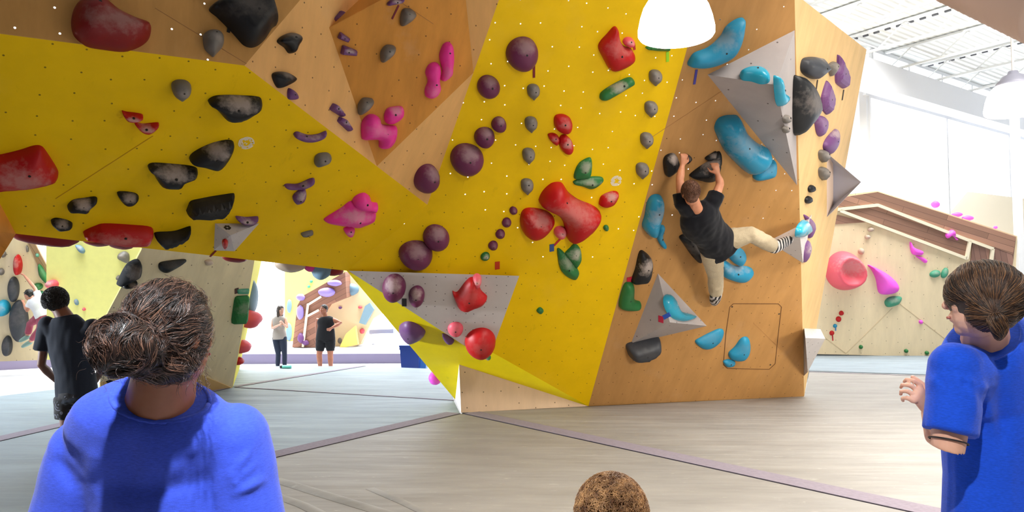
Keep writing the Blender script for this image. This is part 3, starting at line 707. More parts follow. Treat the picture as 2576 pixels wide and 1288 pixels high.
under(785, 668, .35, (.1, .1, .07), 'pink', 'pink hold peeping out beside the beige one')
under(808, 670, .3, (.1, .16, .14), 'steel', 'slate grey pointed hold peeping out under the lip')
under(838, 676, .25, (.12, .1, .08), 'darkred', 'dark red hold peeping out at the inner corner of the lip')
# ================================================================= floor mats
FL = -.25
def mat_vinyl(name, rgb, chalky):
    t = NT(name); c = srgb(*rgb)
    geo = t.n('ShaderNodeNewGeometry').outputs['Position']
    mp = t.n('ShaderNodeMapping', ins={'Vector': geo, 'Rotation': (0, 0, .35), 'Scale': (.7, 2.2, 1)}).outputs[0]
    nz = t.n('ShaderNodeTexNoise', ins={'Vector': mp, 'Scale': 1.6, 'Detail': 8.0, 'Roughness': .65}).outputs[0]
    d = tuple(x*.84 for x in c[:3])+(1,); l = tuple(min(1, x*1.14) for x in c[:3])+(1,)
    base = t.ramp(nz, [(.3, d), (.7, l)])
    n2 = t.n('ShaderNodeTexNoise', ins={'Vector': t.n('ShaderNodeMapping', ins={'Vector': geo, 'Rotation': (0, 0, -.25), 'Scale': (1, 3.2, 1)}).outputs[0], 'Scale': 5.5, 'Detail': 9.0, 'Roughness': .75}).outputs[0]
    m = t.ramp(n2, [(.60, (0,0,0,1)), (.72, (1,1,1,1))])
    base = t.mix(t.math('MULTIPLY', m, chalky), base, srgb(232, 228, 222))
    n3 = t.n('ShaderNodeTexNoise', ins={'Vector': t.n('ShaderNodeMapping', ins={'Vector': geo, 'Rotation': (0, 0, .5), 'Scale': (.35, 2.0, 1)}).outputs[0], 'Scale': 1.1, 'Detail': 3.0}).outputs[0]
    bp = t.n('ShaderNodeBump', ins={'Strength': .35, 'Distance': .12, 'Height': n3})
    b = t.n('ShaderNodeBsdfPrincipled', ins={'Base Color': base, 'Roughness': .55, 'Specular IOR Level': .4, 'Normal': bp.outputs[0]})
    t.link(b.outputs[0], t.out.inputs[0]); return t.m
VIN = mat_vinyl('mat_vinyl', (145, 142, 138), .5)
VIN_DAY = mat_vinyl('mat_vinyl_blue', (132, 145, 154), .25)  # same vinyl, tinted blue for the daylight on these mats
VEL = mat('velcro_strip', (136, 127, 139), .95, noise_amt=.12, noise_scale=30)
GAPM = mat('mat_gap', (44, 36, 48), .9)
def slab(name, pts, material, label, z0=FL, z1=0.0, cat='crash mat', nsub=True, side=None):
    bm = bmesh.new(); n = len(pts)
    c = sum(pts, Vector((0,0,0)))/n
    pts = [Vector((p.x, p.y, 0)) + (Vector((c.x, c.y, 0))-Vector((p.x, p.y, 0))).normalized()*.012 for p in pts]
    tv = [bm.verts.new((p.x, p.y, z1)) for p in pts]; bv = [bm.verts.new((p.x, p.y, z0)) for p in pts]
    f = bm.faces.new(tv); f.normal_update()
    if f.normal.z < 0: f.normal_flip()
    bm.faces.new(bv)
    for i in range(n):
        g = bm.faces.new([tv[i], tv[(i+1) % n], bv[(i+1) % n], bv[i]]); g.material_index = 1 if side else 0
    bmesh.ops.recalc_face_normals(bm, faces=bm.faces)
    o = bm_obj(name, bm, [material, side] if side else material); tag(o, label, cat); return o
g = ground
S1e = g(*(lambda p: p)((-200, 1364.5))); S2e = g(2900, 1422.5); W = g(1160, 1040)
nearL, nearR = Vector((-11, 4.62, 0)), Vector((13, 4.62, 0))
S1e = g(-200, 1364)
m1 = slab('crash_mat', [W, S2e, Vector((S2e.x, 3.4, 0)), Vector((S1e.x, 3.4, 0)), S1e], VIN, 'large warm grey crash mat in front, meeting the wall corner in a point')
m2 = slab('crash_mat', [g(1160, 1034), g(1480, 1017), g(2026, 985), g(2036, 934), g(2760, 958), S2e], VIN, 'grey crash mat below the plywood panel, reaching to the woman in blue')
m3 = slab('crash_mat', [W, S1e, g(-200, 1156), g(585, 975), g(1143, 1008)], VIN_DAY, 'bluish grey crash mat between the two men and the yellow corner')
m4 = slab('crash_mat', [g(1143, 1008), g(585, 975), g(925, 921), g(1120, 929)], VIN_DAY, 'bluish grey crash mat behind, leading to the blue bin')
m5 = slab('crash_mat', [g(-200, 1156), g(585, 975), g(925, 921), g(600, 921), g(250, 966), g(-200, 1020)], VIN_DAY, 'bluish grey crash mat passing under the brown prow')
m6 = slab('crash_mat', [g(2030, 932), g(2760, 956), g(2760, 890), g(2000, 886)], VIN_DAY, 'pale blue grey crash mat along the far plywood wall')
FARM = mat_vinyl('far_vinyl', (206, 206, 212), .3)
m7 = slab('crash_mat', [g(-60, 907), g(250, 893), g(600, 891), g(1120, 889), Vector((2, 29, 0)), Vector((-20, 29, 0))], FARM, 'far pale crash mat with a purple side, behind the two women', side=mat('mat_side_purple', (136, 128, 158), .8))
def velcro(a, b, wa, label, parent, up=1):
    """purple hook strip along a seam; a, b are photo points on the seam, width in metres"""
    A, B = g(*a), g(*b); d = (B-A).normalized(); s = Vector((-d.y, d.x, 0))*up
    bm = bmesh.new()
    n = 24; rows = []
    for i in range(n+1):
        p = A.lerp(B, i/n); rows.append([bm.verts.new(p+Vector((0,0,.001))), bm.verts.new(p+Vector((0,0,.006))+s*.01), bm.verts.new(p+s*wa+Vector((0,0,.006))), bm.verts.new(p+s*(wa+.004)+Vector((0,0,.001)))])
    for i in range(n):
        for k in range(3): bm.faces.new([rows[i][k], rows[i+1][k], rows[i+1][k+1], rows[i][k+1]])
    bmesh.ops.recalc_face_normals(bm, faces=bm.faces)
    o = bm_obj('hook_strip', bm, VEL); tag(o, label, 'floor strip')
    bm = bmesh.new(); box_between(bm, A+Vector((0,0,.002)), B+Vector((0,0,.002)), .014, .005)
    o2 = bm_obj('seam_gap', bm, GAPM, o); return o
velcro((1158, 1041), (300, 1245), .22, 'purple hook strip on the seam running from the wall corner to the man in blue', m3, -1)
velcro((1168, 1041), (2700, 1378), .24, 'purple hook strip on the long seam from the wall corner to the lower right', m2, 1)
velcro((0, 1110), (580, 976), .22, 'purple hook strip on the seam running under the brown prow', m5, 1)
velcro((590, 975), (1140, 1008), .05, 'thin blue grey strip on the seam meeting the yellow corner', m4, 1)
velcro((600, 973), (920, 921), .12, 'thin blue grey strip on the seam heading for the blue bin', m4, 1)
velcro((2036, 936), (2600, 956), .03, 'thin dark strip on the far seam beside the side panel', m6, 1)
def crease(pts, w, label):
    bm = bmesh.new(); P = [g(*p) for p in pts]
    for i in range(len(P)-1):
        box_between(bm, P[i]+Vector((0,0,.002)), P[i+1]+Vector((0,0,.002)), w, .008)
    o = bm_obj('mat_crease', bm, mat('crease_grey', (118, 110, 104), .8), smooth=True); tag(o, label, 'crease')
# folds in the vinyl, as low ridges
def fold(pts, w, h, label):
    bm = bmesh.new(); P = [g(*p) for p in pts]
    path = []
    for i in range(len(P)-1):
        for k in range(6): path.append(P[i].lerp(P[i+1], k/6))
    path.append(P[-1]); rows = []
    for i, p in enumerate(path):
        d = (path[min(i+1, len(path)-1)]-path[max(i-1, 0)]).normalized(); s = Vector((-d.y, d.x, 0))
        e = math.sin(math.pi*i/(len(path)-1))**.5
        rows.append([bm.verts.new(p+s*w*(k/4-1)*1.0+Vector((0, 0, .0015+h*e*math.sin(math.pi*k/8)))) for k in range(9)])
    for i in range(len(rows)-1):
        for k in range(8): bm.faces.new([rows[i][k], rows[i+1][k], rows[i+1][k+1], rows[i][k+1]])
    bmesh.ops.recalc_face_normals(bm, faces=bm.faces)
    o = bm_obj('vinyl_fold', bm, VIN, smooth=True); tag(o, label, 'fold')
fold([(690, 1205), (800, 1240), (1000, 1300)], .06, .022, 'long low fold in the front mat beside the man in blue')
fold([(930, 1228), (1010, 1262), (1090, 1300)], .04, .016, 'short low fold in the front mat at the bottom of the picture')
fold([(690, 1245), (760, 1270), (860, 1320)], .05, .018, 'low fold in the front mat behind the blue shoulder')

# ================================================================= shell
def struct(name, bm, m, **k):
    o = bm_obj(name, bm, m, **k); o['kind'] = 'structure'; return o
WHITE = mat('wall_white', (232, 232, 232), .8)
HC = 8.5
bm = bmesh.new(); box_bm(bm, Vector((0, 11, FL-.1)), (64, 60, .2)); struct('floor', bm, mat('floor_concrete', (196, 196, 200), .6, noise_amt=.08))
# ribbed roof deck
t = NT('roof_deck'); geo = t.n('ShaderNodeNewGeometry').outputs['Position']
mp = t.n('ShaderNodeMapping', ins={'Vector': geo, 'Rotation': (0, 0, -.60)}).outputs[0]
wv = t.n('ShaderNodeTexWave', bands_direction='Y', ins={'Vector': mp, 'Scale': 1.6, 'Distortion': 0.0})
bp = t.n('ShaderNodeBump', ins={'Strength': .6, 'Distance': .05, 'Height': wv.outputs['Fac']})
b = t.n('ShaderNodeBsdfPrincipled', ins={'Base Color': srgb(226, 225, 218), 'Roughness': .7, 'Normal': bp.outputs[0]})
t.link(b.outputs[0], t.out.inputs[0])
bm = bmesh.new(); box_bm(bm, Vector((0, 11, HC+.1)), (64, 60, .2)); struct('ceiling', bm, t.m)
wdir = Vector((.825, .565, 0)); jdir = Vector((.565, -.825, 0)); P1 = Vector((9.95, 20.6, 0))
def wallbox(name, a, b, z0, z1, th, m):
    bm = bmesh.new(); a = Vector((a[0], a[1], (z0+z1)/2)); b = Vector((b[0], b[1], (z0+z1)/2)); box_between(bm, a, b, th, z1-z0)
    return struct(name, bm, m)
wallbox('wall_back', (-24, 31), (10, 31), FL, HC, .2, WHITE)
DARKW = mat('wall_taupe', (112, 100, 90), .9)
wallbox('wall_left', (-24, -12), (-24, 31), FL, HC, .2, DARKW)
wallbox('wall_front', (-24, -12), (26, -12), FL, HC, .2, DARKW)
e1 = P1+wdir*18
wallbox('wall_right', (e1.x, -12), (e1.x, e1.y), FL, HC, .2, WHITE)
wallbox('wall_return', (10, 31), (P1.x, P1.y), FL, HC, .2, WHITE)
e0 = P1
wallbox('wall_upper', (e0.x, e0.y), (e1.x, e1.y), 7.15, HC, .2, WHITE)
wallbox('wall_lower', (e0.x, e0.y), (e1.x, e1.y), FL, .9, .2, WHITE)
def glow(name, rgb, s):
    if name in MC: return MC[name]
    t = NT(name); e = t.n('ShaderNodeEmission', ins={'Color': srgb(*rgb), 'Strength': s}); t.link(e.outputs[0], t.out.inputs[0]); MC[name] = t.m; return t.m
SKYG = glow('daylight_glass', (236, 244, 255), 5.0)
# bright windows, each a frame with its pane
def window(i, a, b, z0, z1, panes, m=SKYG):
    a = Vector((a[0], a[1], 0)); b = Vector((b[0], b[1], 0)); d = (b-a).normalized(); nrm = Vector((d.y, -d.x, 0))
    bm = bmesh.new(); box_between(bm, a+Vector((0,0,(z0+z1)/2)), b+Vector((0,0,(z0+z1)/2)), .04, z1-z0)
    pane = bm_obj('window_pane', bm, m)
    bm = bmesh.new()
    for k in range(panes+1):
        p = a.lerp(b, k/panes)+nrm*.06; box_between(bm, p+Vector((0,0,z0)), p+Vector((0,0,z1)), .09, .09, Vector((d.x, d.y, 0)))
    for z in (z0, z1): box_between(bm, a+nrm*.06+Vector((0,0,z)), b+nrm*.06+Vector((0,0,z)), .09, .1)
    f = struct('window_%d' % i, bm, WHITE); pane.parent = f; pane.name = 'window_pane'
window(1, e0+wdir*.2, e1, .9, 7.15, 4)
window(2, (-22, 30.8), (9.5, 30.8), .4, 7.0, 7, glow('daylight_glass_back', (240, 246, 255), 4.0))
window(3, (-23.8, 14), (-23.8, 30), .5, 7.0, 4, glow('daylight_glass_side', (240, 246, 255), 4.0))
window(4, e0+wdir*.1+jdir*.16, e1+jdir*.16, 7.95, 8.42, 9)
# fascia duct under the roof along the window wall
bm = bmesh.new(); a = e0-jdir*0; box_between(bm, e0-wdir*2.2+jdir*.5+Vector((0,0,7.5)), e1+jdir*.5+Vector((0,0,7.5)), .5, .75)
struct('trim_1', bm, mat('fascia_white', (236, 236, 238), .7))
# bar joists
JM = mat('joist_white', (216, 216, 212), .6); JD = mat('joist_dark', (96, 96, 100), .8)
for k in range(9):
    s0 = P1 + wdir*(-5.4+2.05*k); a = s0-jdir*(-.3 if k > 2 else 6.0); b = s0+jdir*17
    rt_ = empty('roof_joist', (s0+jdir*5+Vector((0, 0, HC-.25)))[:]); tag(rt_, 'white open web steel roof joist', 'roof joist', 'white open web roof joists over the hall')
    bm = bmesh.new(); box_between(bm, a+Vector((0,0,HC-.06)), b+Vector((0,0,HC-.06)), .12, .05); 
    child_of(bm_obj('top_chord', bm, JM), rt_)
    bm = bmesh.new(); box_between(bm, a+Vector((0,0,HC-.6)), b+Vector((0,0,HC-.6)), .09, .05); child_of(bm_obj('bottom_chord', bm, JM), rt_)
    bm = bmesh.new(); L = (b-a).length; n = int(L/.7)
    for i in range(n):
        p = a.lerp(b, i/n); q = a.lerp(b, (i+1)/n)
        zz = (HC-.08, HC-.58) if i % 2 else (HC-.58, HC-.08)
        box_between(bm, p+Vector((0,0,zz[0])), q+Vector((0,0,zz[1])), .025, .025)
    child_of(bm_obj('web', bm, JM), rt_)
    if k % 2 == 0:
        bm = bmesh.new()
        for i in range(int(L/.3)):
            p = a+jdir*(i*.3+.1)+wdir*.3; box_bm(bm, p+Vector((0,0,HC-.03)), (.14, .05, .04), Matrix.Rotation(math.atan2(jdir.y, jdir.x), 3, 'Z'))
        d_ = child_of(bm_obj('deck_slot', bm, JD), rt_)
# near duct, upper right corner
bm = bmesh.new(); a, b = at(2250, -190, 4.9), at(2720, 10, 4.0); d = (b-a).normalized(); upv = Vector((0,0,1)); s = d.cross(upv).normalized(); t_ = s.cross(d)
mid = (a+b)/2; rt_ = empty('air_duct', mid); tag(rt_, 'near ribbed tan air duct crossing the top corner of the hall', 'duct')
rings = []
for i in range(61):
    rr = .38+.008*(i % 2); rings.append((a.lerp(b, i/60)+Vector((0, 0, .12)), rr, rr, s, t_))
loft_bm(bm, rings, 32); child_of(bm_obj('duct_pipe', bm, mat('duct_tan', (178, 150, 134), .7), smooth=True), rt_)
for f in (.15, .5, .85):
    bm = bmesh.new(); p = a.lerp(b, f); box_bm(bm, Vector((p.x, p.y, (p.z+.5+HC)/2)), (.03, .03, HC-p.z-.5)); child_of(bm_obj('hanger', bm, JM), rt_)
# white column at the far right
bm = bmesh.new(); p = at(2556, 400, 18.0); zt = at(2556, 268, 18.0).z; box_bm(bm, Vector((p.x, p.y, (zt+FL)/2)), (.15, .15, zt-FL)); o = bm_obj('steel_column', bm, WHITE); tag(o, 'slim white steel column in front of the bright windows', 'column')

# ================================================================= pendant lamps
OPAL = glow('opal_lit', (255, 246, 230), 22)
def pendant(c, r, label, power, lit=OPAL, cone=False, ltcol=(1, .93, .82)):
    rt_ = empty('pendant_lamp', c); tag(rt_, label, 'pendant lamp')
    prof = [(.18, 1.62), (.22, 1.5), (.42, 1.42), (.5, 1.3), (.62, 1.2), (.70, 1.05)] 
    bm = bmesh.new(); loft_bm(bm, [(Vector((0,0,z*r)), rr*r*.9, rr*r*.9, (1,0,0), (0,1,0)) for rr, z in prof], 32)
    o = bm_obj('lamp_cap', bm, mat('lamp_cap_grey', (128, 130, 146), .45), rt_, smooth=True)
    prof = [(.62, 1.06), (.74, .95), (.86, .75), (.94, .5), (1.0, .2), (1.0, .06), (.96, .0)]
    bm = bmesh.new(); loft_bm(bm, [(Vector((0,0,z*r)), rr*r, rr*r, (1,0,0), (0,1,0)) for rr, z in prof], 40, cap=True)
    o = bm_obj('lamp_shade', bm, lit, rt_, smooth=True)
    o.visible_shadow = True
    bm = bmesh.new(); loft_bm(bm, [(Vector((0,0,1.6*r)), .012, .012, (1,0,0), (0,1,0)), (Vector((0,0,HC-c.z-.01)), .012, .012, (1,0,0), (0,1,0))], 8)
    bm_obj('cord', bm, mat('cord_white', (220, 220, 220)), rt_)
    ld = bpy.data.lights.new('lamp_light', 'AREA'); ld.shape = 'DISK'; ld.size = r*1.8; ld.spread = 2.6; ld.energy = power; ld.color = ltcol
    lo = bpy.data.objects.new('lamp_light', ld); col.objects.link(lo); lo.parent = rt_; lo.location = (0, 0, -.02)
    return rt_
pendant(at(1701, 92, 4.5), .235, 'big glowing white pendant lamp hanging before the tall yellow panel', 70)
pendant(at(2552, 285, 7.2), .26, 'glowing pendant lamp with a grey cap against the bright windows', 90)
# ================================================================= things beyond the wall
def pboard(name, pts, Y, m, label, cat='climbing wall', thick=.12, lean=0.0, yaw=0.0):
    """board standing about Y metres away; lean = metres nearer per metre of height, yaw = metres farther per metre to the right"""
    P = [at(x, y, Y) for x, y in pts]; c = sum(P, Vector())/len(P)
    n = Vector((yaw, -1, -lean)).normalized(); pl = (Vector((c.x, Y, 0)), n)
    P = [hit(x, y, pl) for x, y in pts]
    o = board(name, P, m, pl=pl, thick=thick)
    if label: tag(o, label, cat)
    return o, pl
BEI = panel_mat('far_ply', (228, 208, 172), grain=.06, spacing=.3, dot=.03)
BRN = None
def wood_planks(name, rgb, rot):
    t = NT(name); c = srgb(*rgb); uv = t.n('ShaderNodeUVMap').outputs[0]
    mp = t.n('ShaderNodeMapping', ins={'Vector': uv, 'Rotation': (0, 0, rot)}).outputs[0]
    br = t.n('ShaderNodeTexBrick', ins={'Vector': mp, 'Scale': 1.0, 'Brick Width': 2.2, 'Row Height': .14, 'Mortar Size': .004, 'Color1': tuple(x*.62 for x in c[:3])+(1,), 'Color2': tuple(min(1, x*1.35) for x in c[:3])+(1,), 'Mortar': (.02,.01,.01,1)})
    n2 = t.n('ShaderNodeTexNoise', ins={'Vector': t.n('ShaderNodeMapping', ins={'Vector': mp, 'Scale': (1, 14, 1)}).outputs[0], 'Scale': 2.0, 'Detail': 5.0}).outputs[0]
    base = t.mix(t.math('MULTIPLY', n2, .5), br.outputs[0], c)
    b = t.n('ShaderNodeBsdfPrincipled', ins={'Base Color': base, 'Roughness': .6}); t.link(b.outputs[0], t.out.inputs[0]); return t.m
BRN = wood_planks('plank_brown', (158, 118, 98), .30)
BRNv = wood_planks('plank_brown_upright', (150, 112, 98), 1.35)
BRNn = wood_planks('plank_brown_far', (150, 104, 84), -.5)
CRM = mat('cream_stripe', (236, 224, 196), .7)
def onto(pl, pts, proud, m, label, name='inlay_board', thick=.05, cat='wall cladding'):
    P = [hit(x, y, pl, proud) for x, y in pts]
    o = board(name, P, m, pl=(P[0], pl[1]), thick=thick); tag(o, label, cat); return o
# ---- far right boulder
fr, frp = pboard('far_climbing_wall', [(1985, 889), (2640, 905), (2640, 622), (2560, 594), (2208, 480), (1985, 505)], 18.3, BEI, 'far pale plywood climbing wall behind the woman in the blue shirt', lean=.12, thick=1.2)
PL['FR'] = (frp,)+frame_of(frp)
onto(frp, [(2040, 508), (2208, 483), (2556, 596), (2548, 640), (2500, 622), (2438, 602), (2208, 512), (2040, 528)], .03, BRN, 'upper band of brown reclaimed planks on the far wall')
onto(frp, [(2113, 532), (2208, 520), (2436, 609), (2431, 646), (2187, 554)], .03, BRN, 'lower tapering band of brown planks on the far wall')
onto(frp, [(2040, 548), (2109, 541), (2180, 559), (2040, 568)], .03, BRN, 'short tongue of brown planks beside the side panel')
onto(frp, [(2446, 612), (2490, 628), (2478, 720), (2436, 740)], .03, BRNv, 'upright brown planks above the woman\'s head')
onto(frp, [(2500, 626), (2556, 597), (2543, 700), (2530, 860), (2440, 880), (2470, 760)], .02, BRNv, 'upright brown planks behind the woman\'s shoulder')
onto(frp, [(2428, 700), (2412, 880), (2395, 872), (2405, 760)], .03, BRNv, 'narrow brown plank strip beside the woman\'s neck')
for a, b, lab in [((2060, 532), (2208, 516), 'cream trim along the plank band, short flat run'), ((2208, 516), (2438, 605), 'cream trim along the plank band, long sloping run'),
                  ((2113, 530), (2431, 650), 'cream trim along the lower edge of the plank band'), ((2440, 606), (2431, 652), 'short upright cream trim at the band corner'),
                  ((2438, 604), (2498, 626), 'cream trim above the upright planks'), ((2497, 626), (2488, 700), 'upright cream trim above the woman\'s head')]:
    bm = bmesh.new(); box_between(bm, hit(*a, frp, .06), hit(*b, frp, .06), .07, .06, frp[1]); o = bm_obj('cream_trim', bm, CRM); tag(o, lab, 'trim')
pboard('far_top_board', [(2208, 478), (2575, 600), (2620, 560), (2620, 505), (2420, 480), (2260, 468)], 19.6, mat('far_top_ply', (226, 212, 186), .8), 'pale sloping top of the far climbing wall', lean=-.9, thick=.05)
def fhold(pts, colour, H, label, **k): return hold('FR', pts, colour, H, label, bolt=k.pop('bolt', False), **k)
fhold(ell(2130, 683, 48, 50), 'rose', .5, 'huge pink dish shaped hold on the far wall', prof='dish', chalk=.5, n=18)
fhold([(2186,667),(2200,671),(2235,690),(2260,715),(2258,735),(2230,742),(2213,735),(2207,705),(2197,682)], 'magenta', .25, 'big magenta comma hold on the far wall', chalk=.1, n=14)
fhold([(2291,608),(2300,622),(2322,632),(2318,642),(2298,640),(2291,625)], 'magenta', .12, 'small magenta comma hold below the plank band', chalk=.1, n=10)
fhold([(2304,644),(2318,646),(2332,655),(2328,662),(2318,655)], 'magenta', .08, 'tiny magenta tadpole hold below the small comma', chalk=0, n=8)
fhold([(2227,758),(2240,747),(2268,747),(2262,765),(2240,773),(2230,770)], 'mint', .12, 'green leaf hold below the big magenta comma', chalk=.5, n=10)
fhold(ell(2353,689,14,9,-15), 'mint', .08, 'green shell hold, rounder of the touching pair', chalk=.4, n=8)
fhold(ell(2377,687,8,14,25), 'mint', .08, 'green shell hold, slimmer of the touching pair', chalk=.3, n=8)
fhold(ell(2191,577,8,6), 'beige', .08, 'pale small ball hold, top of three on the far wall', chalk=.6, n=7)
fhold(ell(2183,596,7,6), 'beige', .08, 'pale small ball hold, middle of three on the far wall', chalk=.6, n=7)
fhold(ell(2167,632,8,8), 'beige', .08, 'pale small ball hold, lowest of three on the far wall', chalk=.8, n=7)
for (x, y, r), c_, lab in [((2117,788,6),'red','topmost tiny red hold in the far row of four'), ((2110,803,7),'red','second tiny red hold in the far row of four'), ((2101,820,5),'blue','tiny blue hold in the far row of four'), ((2093,838,6),'red','lowest tiny red hold in the far row of four'),
                  ((2166,873,5),'green','tiny green hold near the mat, nearest the side panel'), ((2280,883,5),'green','tiny green hold near the mat, middle of three'), ((2332,888,5),'green','tiny green hold near the mat, beside the woman'), ((2317,810,5),'magenta','tiny magenta hold alone on the far wall')]:
    fhold(ell(x, y, r), c_, .06, lab, chalk=0, n=6)
strip('FR', (2102, 824), (2102, 832), 3, (60,130,190), 'tiny blue tape under the tiny blue hold')
strip('FR', (2094, 843), (2095, 857), 3, (190,40,50), 'tiny red tape under the lowest red hold')
fhold([(2378,590),(2392,578),(2402,582),(2404,596),(2410,602),(2406,604),(2396,594),(2384,600)], 'magenta', .14, 'knobbly magenta hold on the cream trim', chalk=0, n=9)
blob('climbing_hold', at(2353, 514, 18.4), (.1, .1, .09), 'magenta', 'pink hold on the top edge of the far wall, highest')
blob('climbing_hold', at(2407, 540, 18.4), (.14, .1, .06), 'magenta', 'pink hold on the top edge of the far wall, second')
blob('climbing_hold', at(2434, 549, 18.4), (.15, .1, .07), 'magenta', 'pink hold on the top edge of the far wall, third')
blob('climbing_hold', at(2504, 572, 18.4), (.05, .05, .04), 'magenta', 'tiny pink hold low on the sloping top of the far wall')
for a, b, lab in [((2245, 775), (2128, 889), 'joint running down from the green leaf hold'), ((2258, 760), (2400, 870), 'joint running down toward the woman'), ((2050, 830), (2128, 889), 'joint near the side panel foot')]:
    bm = bmesh.new(); box_between(bm, hit(*a, frp, .002), hit(*b, frp, .002), .012, .01, frp[1]); o = bm_obj('board_joint', bm, mat('joint_far', (208, 186, 150))); tag(o, 'faint '+lab, 'board joint')
fhold([(2568,745),(2590,740),(2600,790),(2572,800)], 'red', .15, 'dark pink hold cut by the picture edge behind the woman', n=8)

# ---- left: beige wall, plank strip, bright yellow wall, brown prow
lw, lwp = pboard('far_climbing_wall', [(-90, 912), (128, 905), (130, 700), (85, 600), (60, 540), (-90, 540)], 16.2, BEI, 'far beige climbing wall at the left end with dark discs', lean=.25, yaw=.25, thick=.3)
PL['LW'] = (lwp,)+frame_of(lwp)
onto(lwp, [(64, 598), (80, 598), (129, 690), (129, 748)], .03, wood_planks('plank_left', (176, 140, 104), 1.1), 'strip of light brown planks sloping down the far left wall')
def lhold(pts, colour, H, label, **k): return hold('LW', pts, colour, H, label, bolt=False, **k)
lhold(ell(44, 667, 10, 26), 'red', .2, 'red oval hold on the far left wall', chalk=.5, n=10)
lhold(ell(33, 728, 15, 31), 'charcoal', .15, 'upper dark oval disc on the far left wall', chalk=.1, n=10, prof='flat')
lhold(ell(46, 809, 25, 52), 'charcoal', .2, 'largest dark oval disc, where the far climber leans', chalk=.1, n=12, prof='flat')
lhold(ell(17, 871, 13, 26), 'charcoal', .15, 'lower dark oval disc on the far left wall', chalk=.1, n=10, prof='flat')
lhold(ell(6, 776, 18, 20), 'cyan', .25, 'pale blue ball hold at the left edge of the far wall', chalk=.5, n=10)
lhold([(96,666),(104,668),(118,690),(126,706),(120,716),(108,705),(98,690)], 'green', .15, 'long green hold on the plank strip', chalk=.1, n=10)
lhold(ell(95, 721, 12, 9), 'green', .12, 'small green oval hold below the long green one', chalk=.1, n=8)
lhold(ell(103, 738, 8, 6), 'mint', .08, 'tiny green hold above the far climber\'s back', chalk=.1, n=7)
lhold(ell(8, 640, 7, 8), 'grey', .1, 'small grey hold on the far left wall near the corner board', chalk=.4, n=7)
lhold(ell(3, 684, 7, 9), 'grey', .1, 'small grey hold at the picture edge below the corner board', chalk=.4, n=7)
lhold(ell(94, 642, 5, 5), 'mint', .08, 'tiny pale green hold on the plank strip', chalk=.4, n=6)
lhold([(66,618),(71,622),(72,632),(67,634)], 'grey', .05, 'tiny grey hook hold near the plank strip', chalk=.2, n=6)
YB = mat('yellow_far', (246, 240, 148), .7, noise_amt=.03)  # yellow paled to imitate overexposure in strong daylight
yw, ywp = pboard('far_yellow_wall', [(118, 905), (262, 900), (250, 822), (352, 628), (356, 575), (116, 575)], 14.8, YB, 'sunlit bright yellow climbing wall behind the man in the dark shirt', lean=.1, thick=.3)
PL['YW'] = (ywp,)+frame_of(ywp)
def yhold(pts, colour, H, label, **k): return hold('YW', pts, colour, H, label, bolt=False, **k)
yhold([(190,617),(202,618),(212,630),(208,638),(198,632)], 'steel', .1, 'pale blue grey hold high on the sunlit yellow wall', chalk=.6, n=8)
yhold([(297,640),(310,632),(322,640),(322,660),(315,662),(297,652)], 'grey', .15, 'grey faceted hold on the sunlit yellow wall beside the prow', chalk=.5, prof='facet', n=9)
yhold([(292,698),(298,692),(304,700),(300,706),(293,704)], 'grey', .06, 'small grey hold on the sunlit yellow wall beside the prow', chalk=.5, n=7)
yhold(ell(192, 760, 5, 8, -20), 'steel', .06, 'tiny pale hold right of the dark haired man', chalk=.6, n=7)
yhold(ell(211, 778, 4, 4), 'rose', .05, 'tiny pink hold right of the dark haired man', chalk=.4, n=6)
yhold(ell(130, 716, 14, 12), 'rose', .2, 'pale pink ball hold behind the dark haired man', chalk=.8, n=9)
# brown prow
b0, b1 = g(252, 1016), g(585, 975)
pr = (b0, None)
prp = plane3(b0, b1, at(640, 620, 10.9)); PL['P'] = (prp,)+frame_of(prp)
PRW = panel_mat('prow_ply', (224, 210, 174), grain=.08, spacing=.3, dot=.03, chalk=.06)
P = [hit(x, y, prp) for x, y in ((252, 1016), (585, 975), (640, 655), (652, 585), (366, 575), (356, 628), (252, 822))]
o = board('prow_climbing_wall', P, PRW, pl=prp); tag(o, 'dim brown leaning climbing wall behind the curly haired man', 'climbing wall')
rr = [hit(585, 975, prp), hit(640, 655, prp), hit(652, 585, prp)]
o = board('prow_side_panel', [rr[0], rr[1], rr[2], rr[2]+Vector((-.93, 3.0, .0)), rr[0]+Vector((-1.0, 3.0, 0))], mat('prow_side_yellow', (226, 214, 60), .7)); tag(o, 'yellow painted side of the brown prow wall', 'climbing wall')
# pale foot triangle of the prow
fa, fb, fc = hit(484, 1000, prp, .02), hit(584, 975, prp, .02), hit(500, 952, prp, .05)
o = board('prow_foot_board', [hit(252, 1016, prp, .03), hit(584, 976, prp, .03), hit(498, 940, prp, .03), hit(252, 965, prp, .03)], panel_mat('prow_foot_ply', (210, 178, 122), grain=.06, spacing=.3, dot=.03), pl=(hit(500, 980, prp, .03), prp[1]), thick=.025); tag(o, 'lighter plywood foot board of the brown prow wall', 'kick board')
def phold(pts, colour, H, label, **k): return hold('P', pts, colour, H*.6, label, bolt=k.pop('bolt', False), rough=.8, **k)
phold([(350,656),(358,668),(354,695),(335,708),(300,722),(306,700),(325,668)], 'black', .3, 'big black hold on the brown prow wall', chalk=.3, prof='facet', n=12)
phold([(330,712),(345,708),(340,722),(315,726),(312,720)], 'black', .14, 'small black hold under the big black one on the prow', chalk=.5, n=8)
phold([(403,664),(425,658),(468,654),(462,664),(440,678),(418,688),(403,680)], 'black', .16, 'black fin shaped hold high on the brown prow wall', chalk=.05, prof='facet', n=12)
phold([(516,656),(532,654),(536,664),(520,668)], 'beige', .05, 'small pale tag like hold high on the prow wall', chalk=.8, n=7)
phold([(592,746),(630,744),(624,816),(582,817)], 'green', .12, 'dark green rectangular volume on the prow wall edge', chalk=.3, prof='flat', sharp=True, n=12)
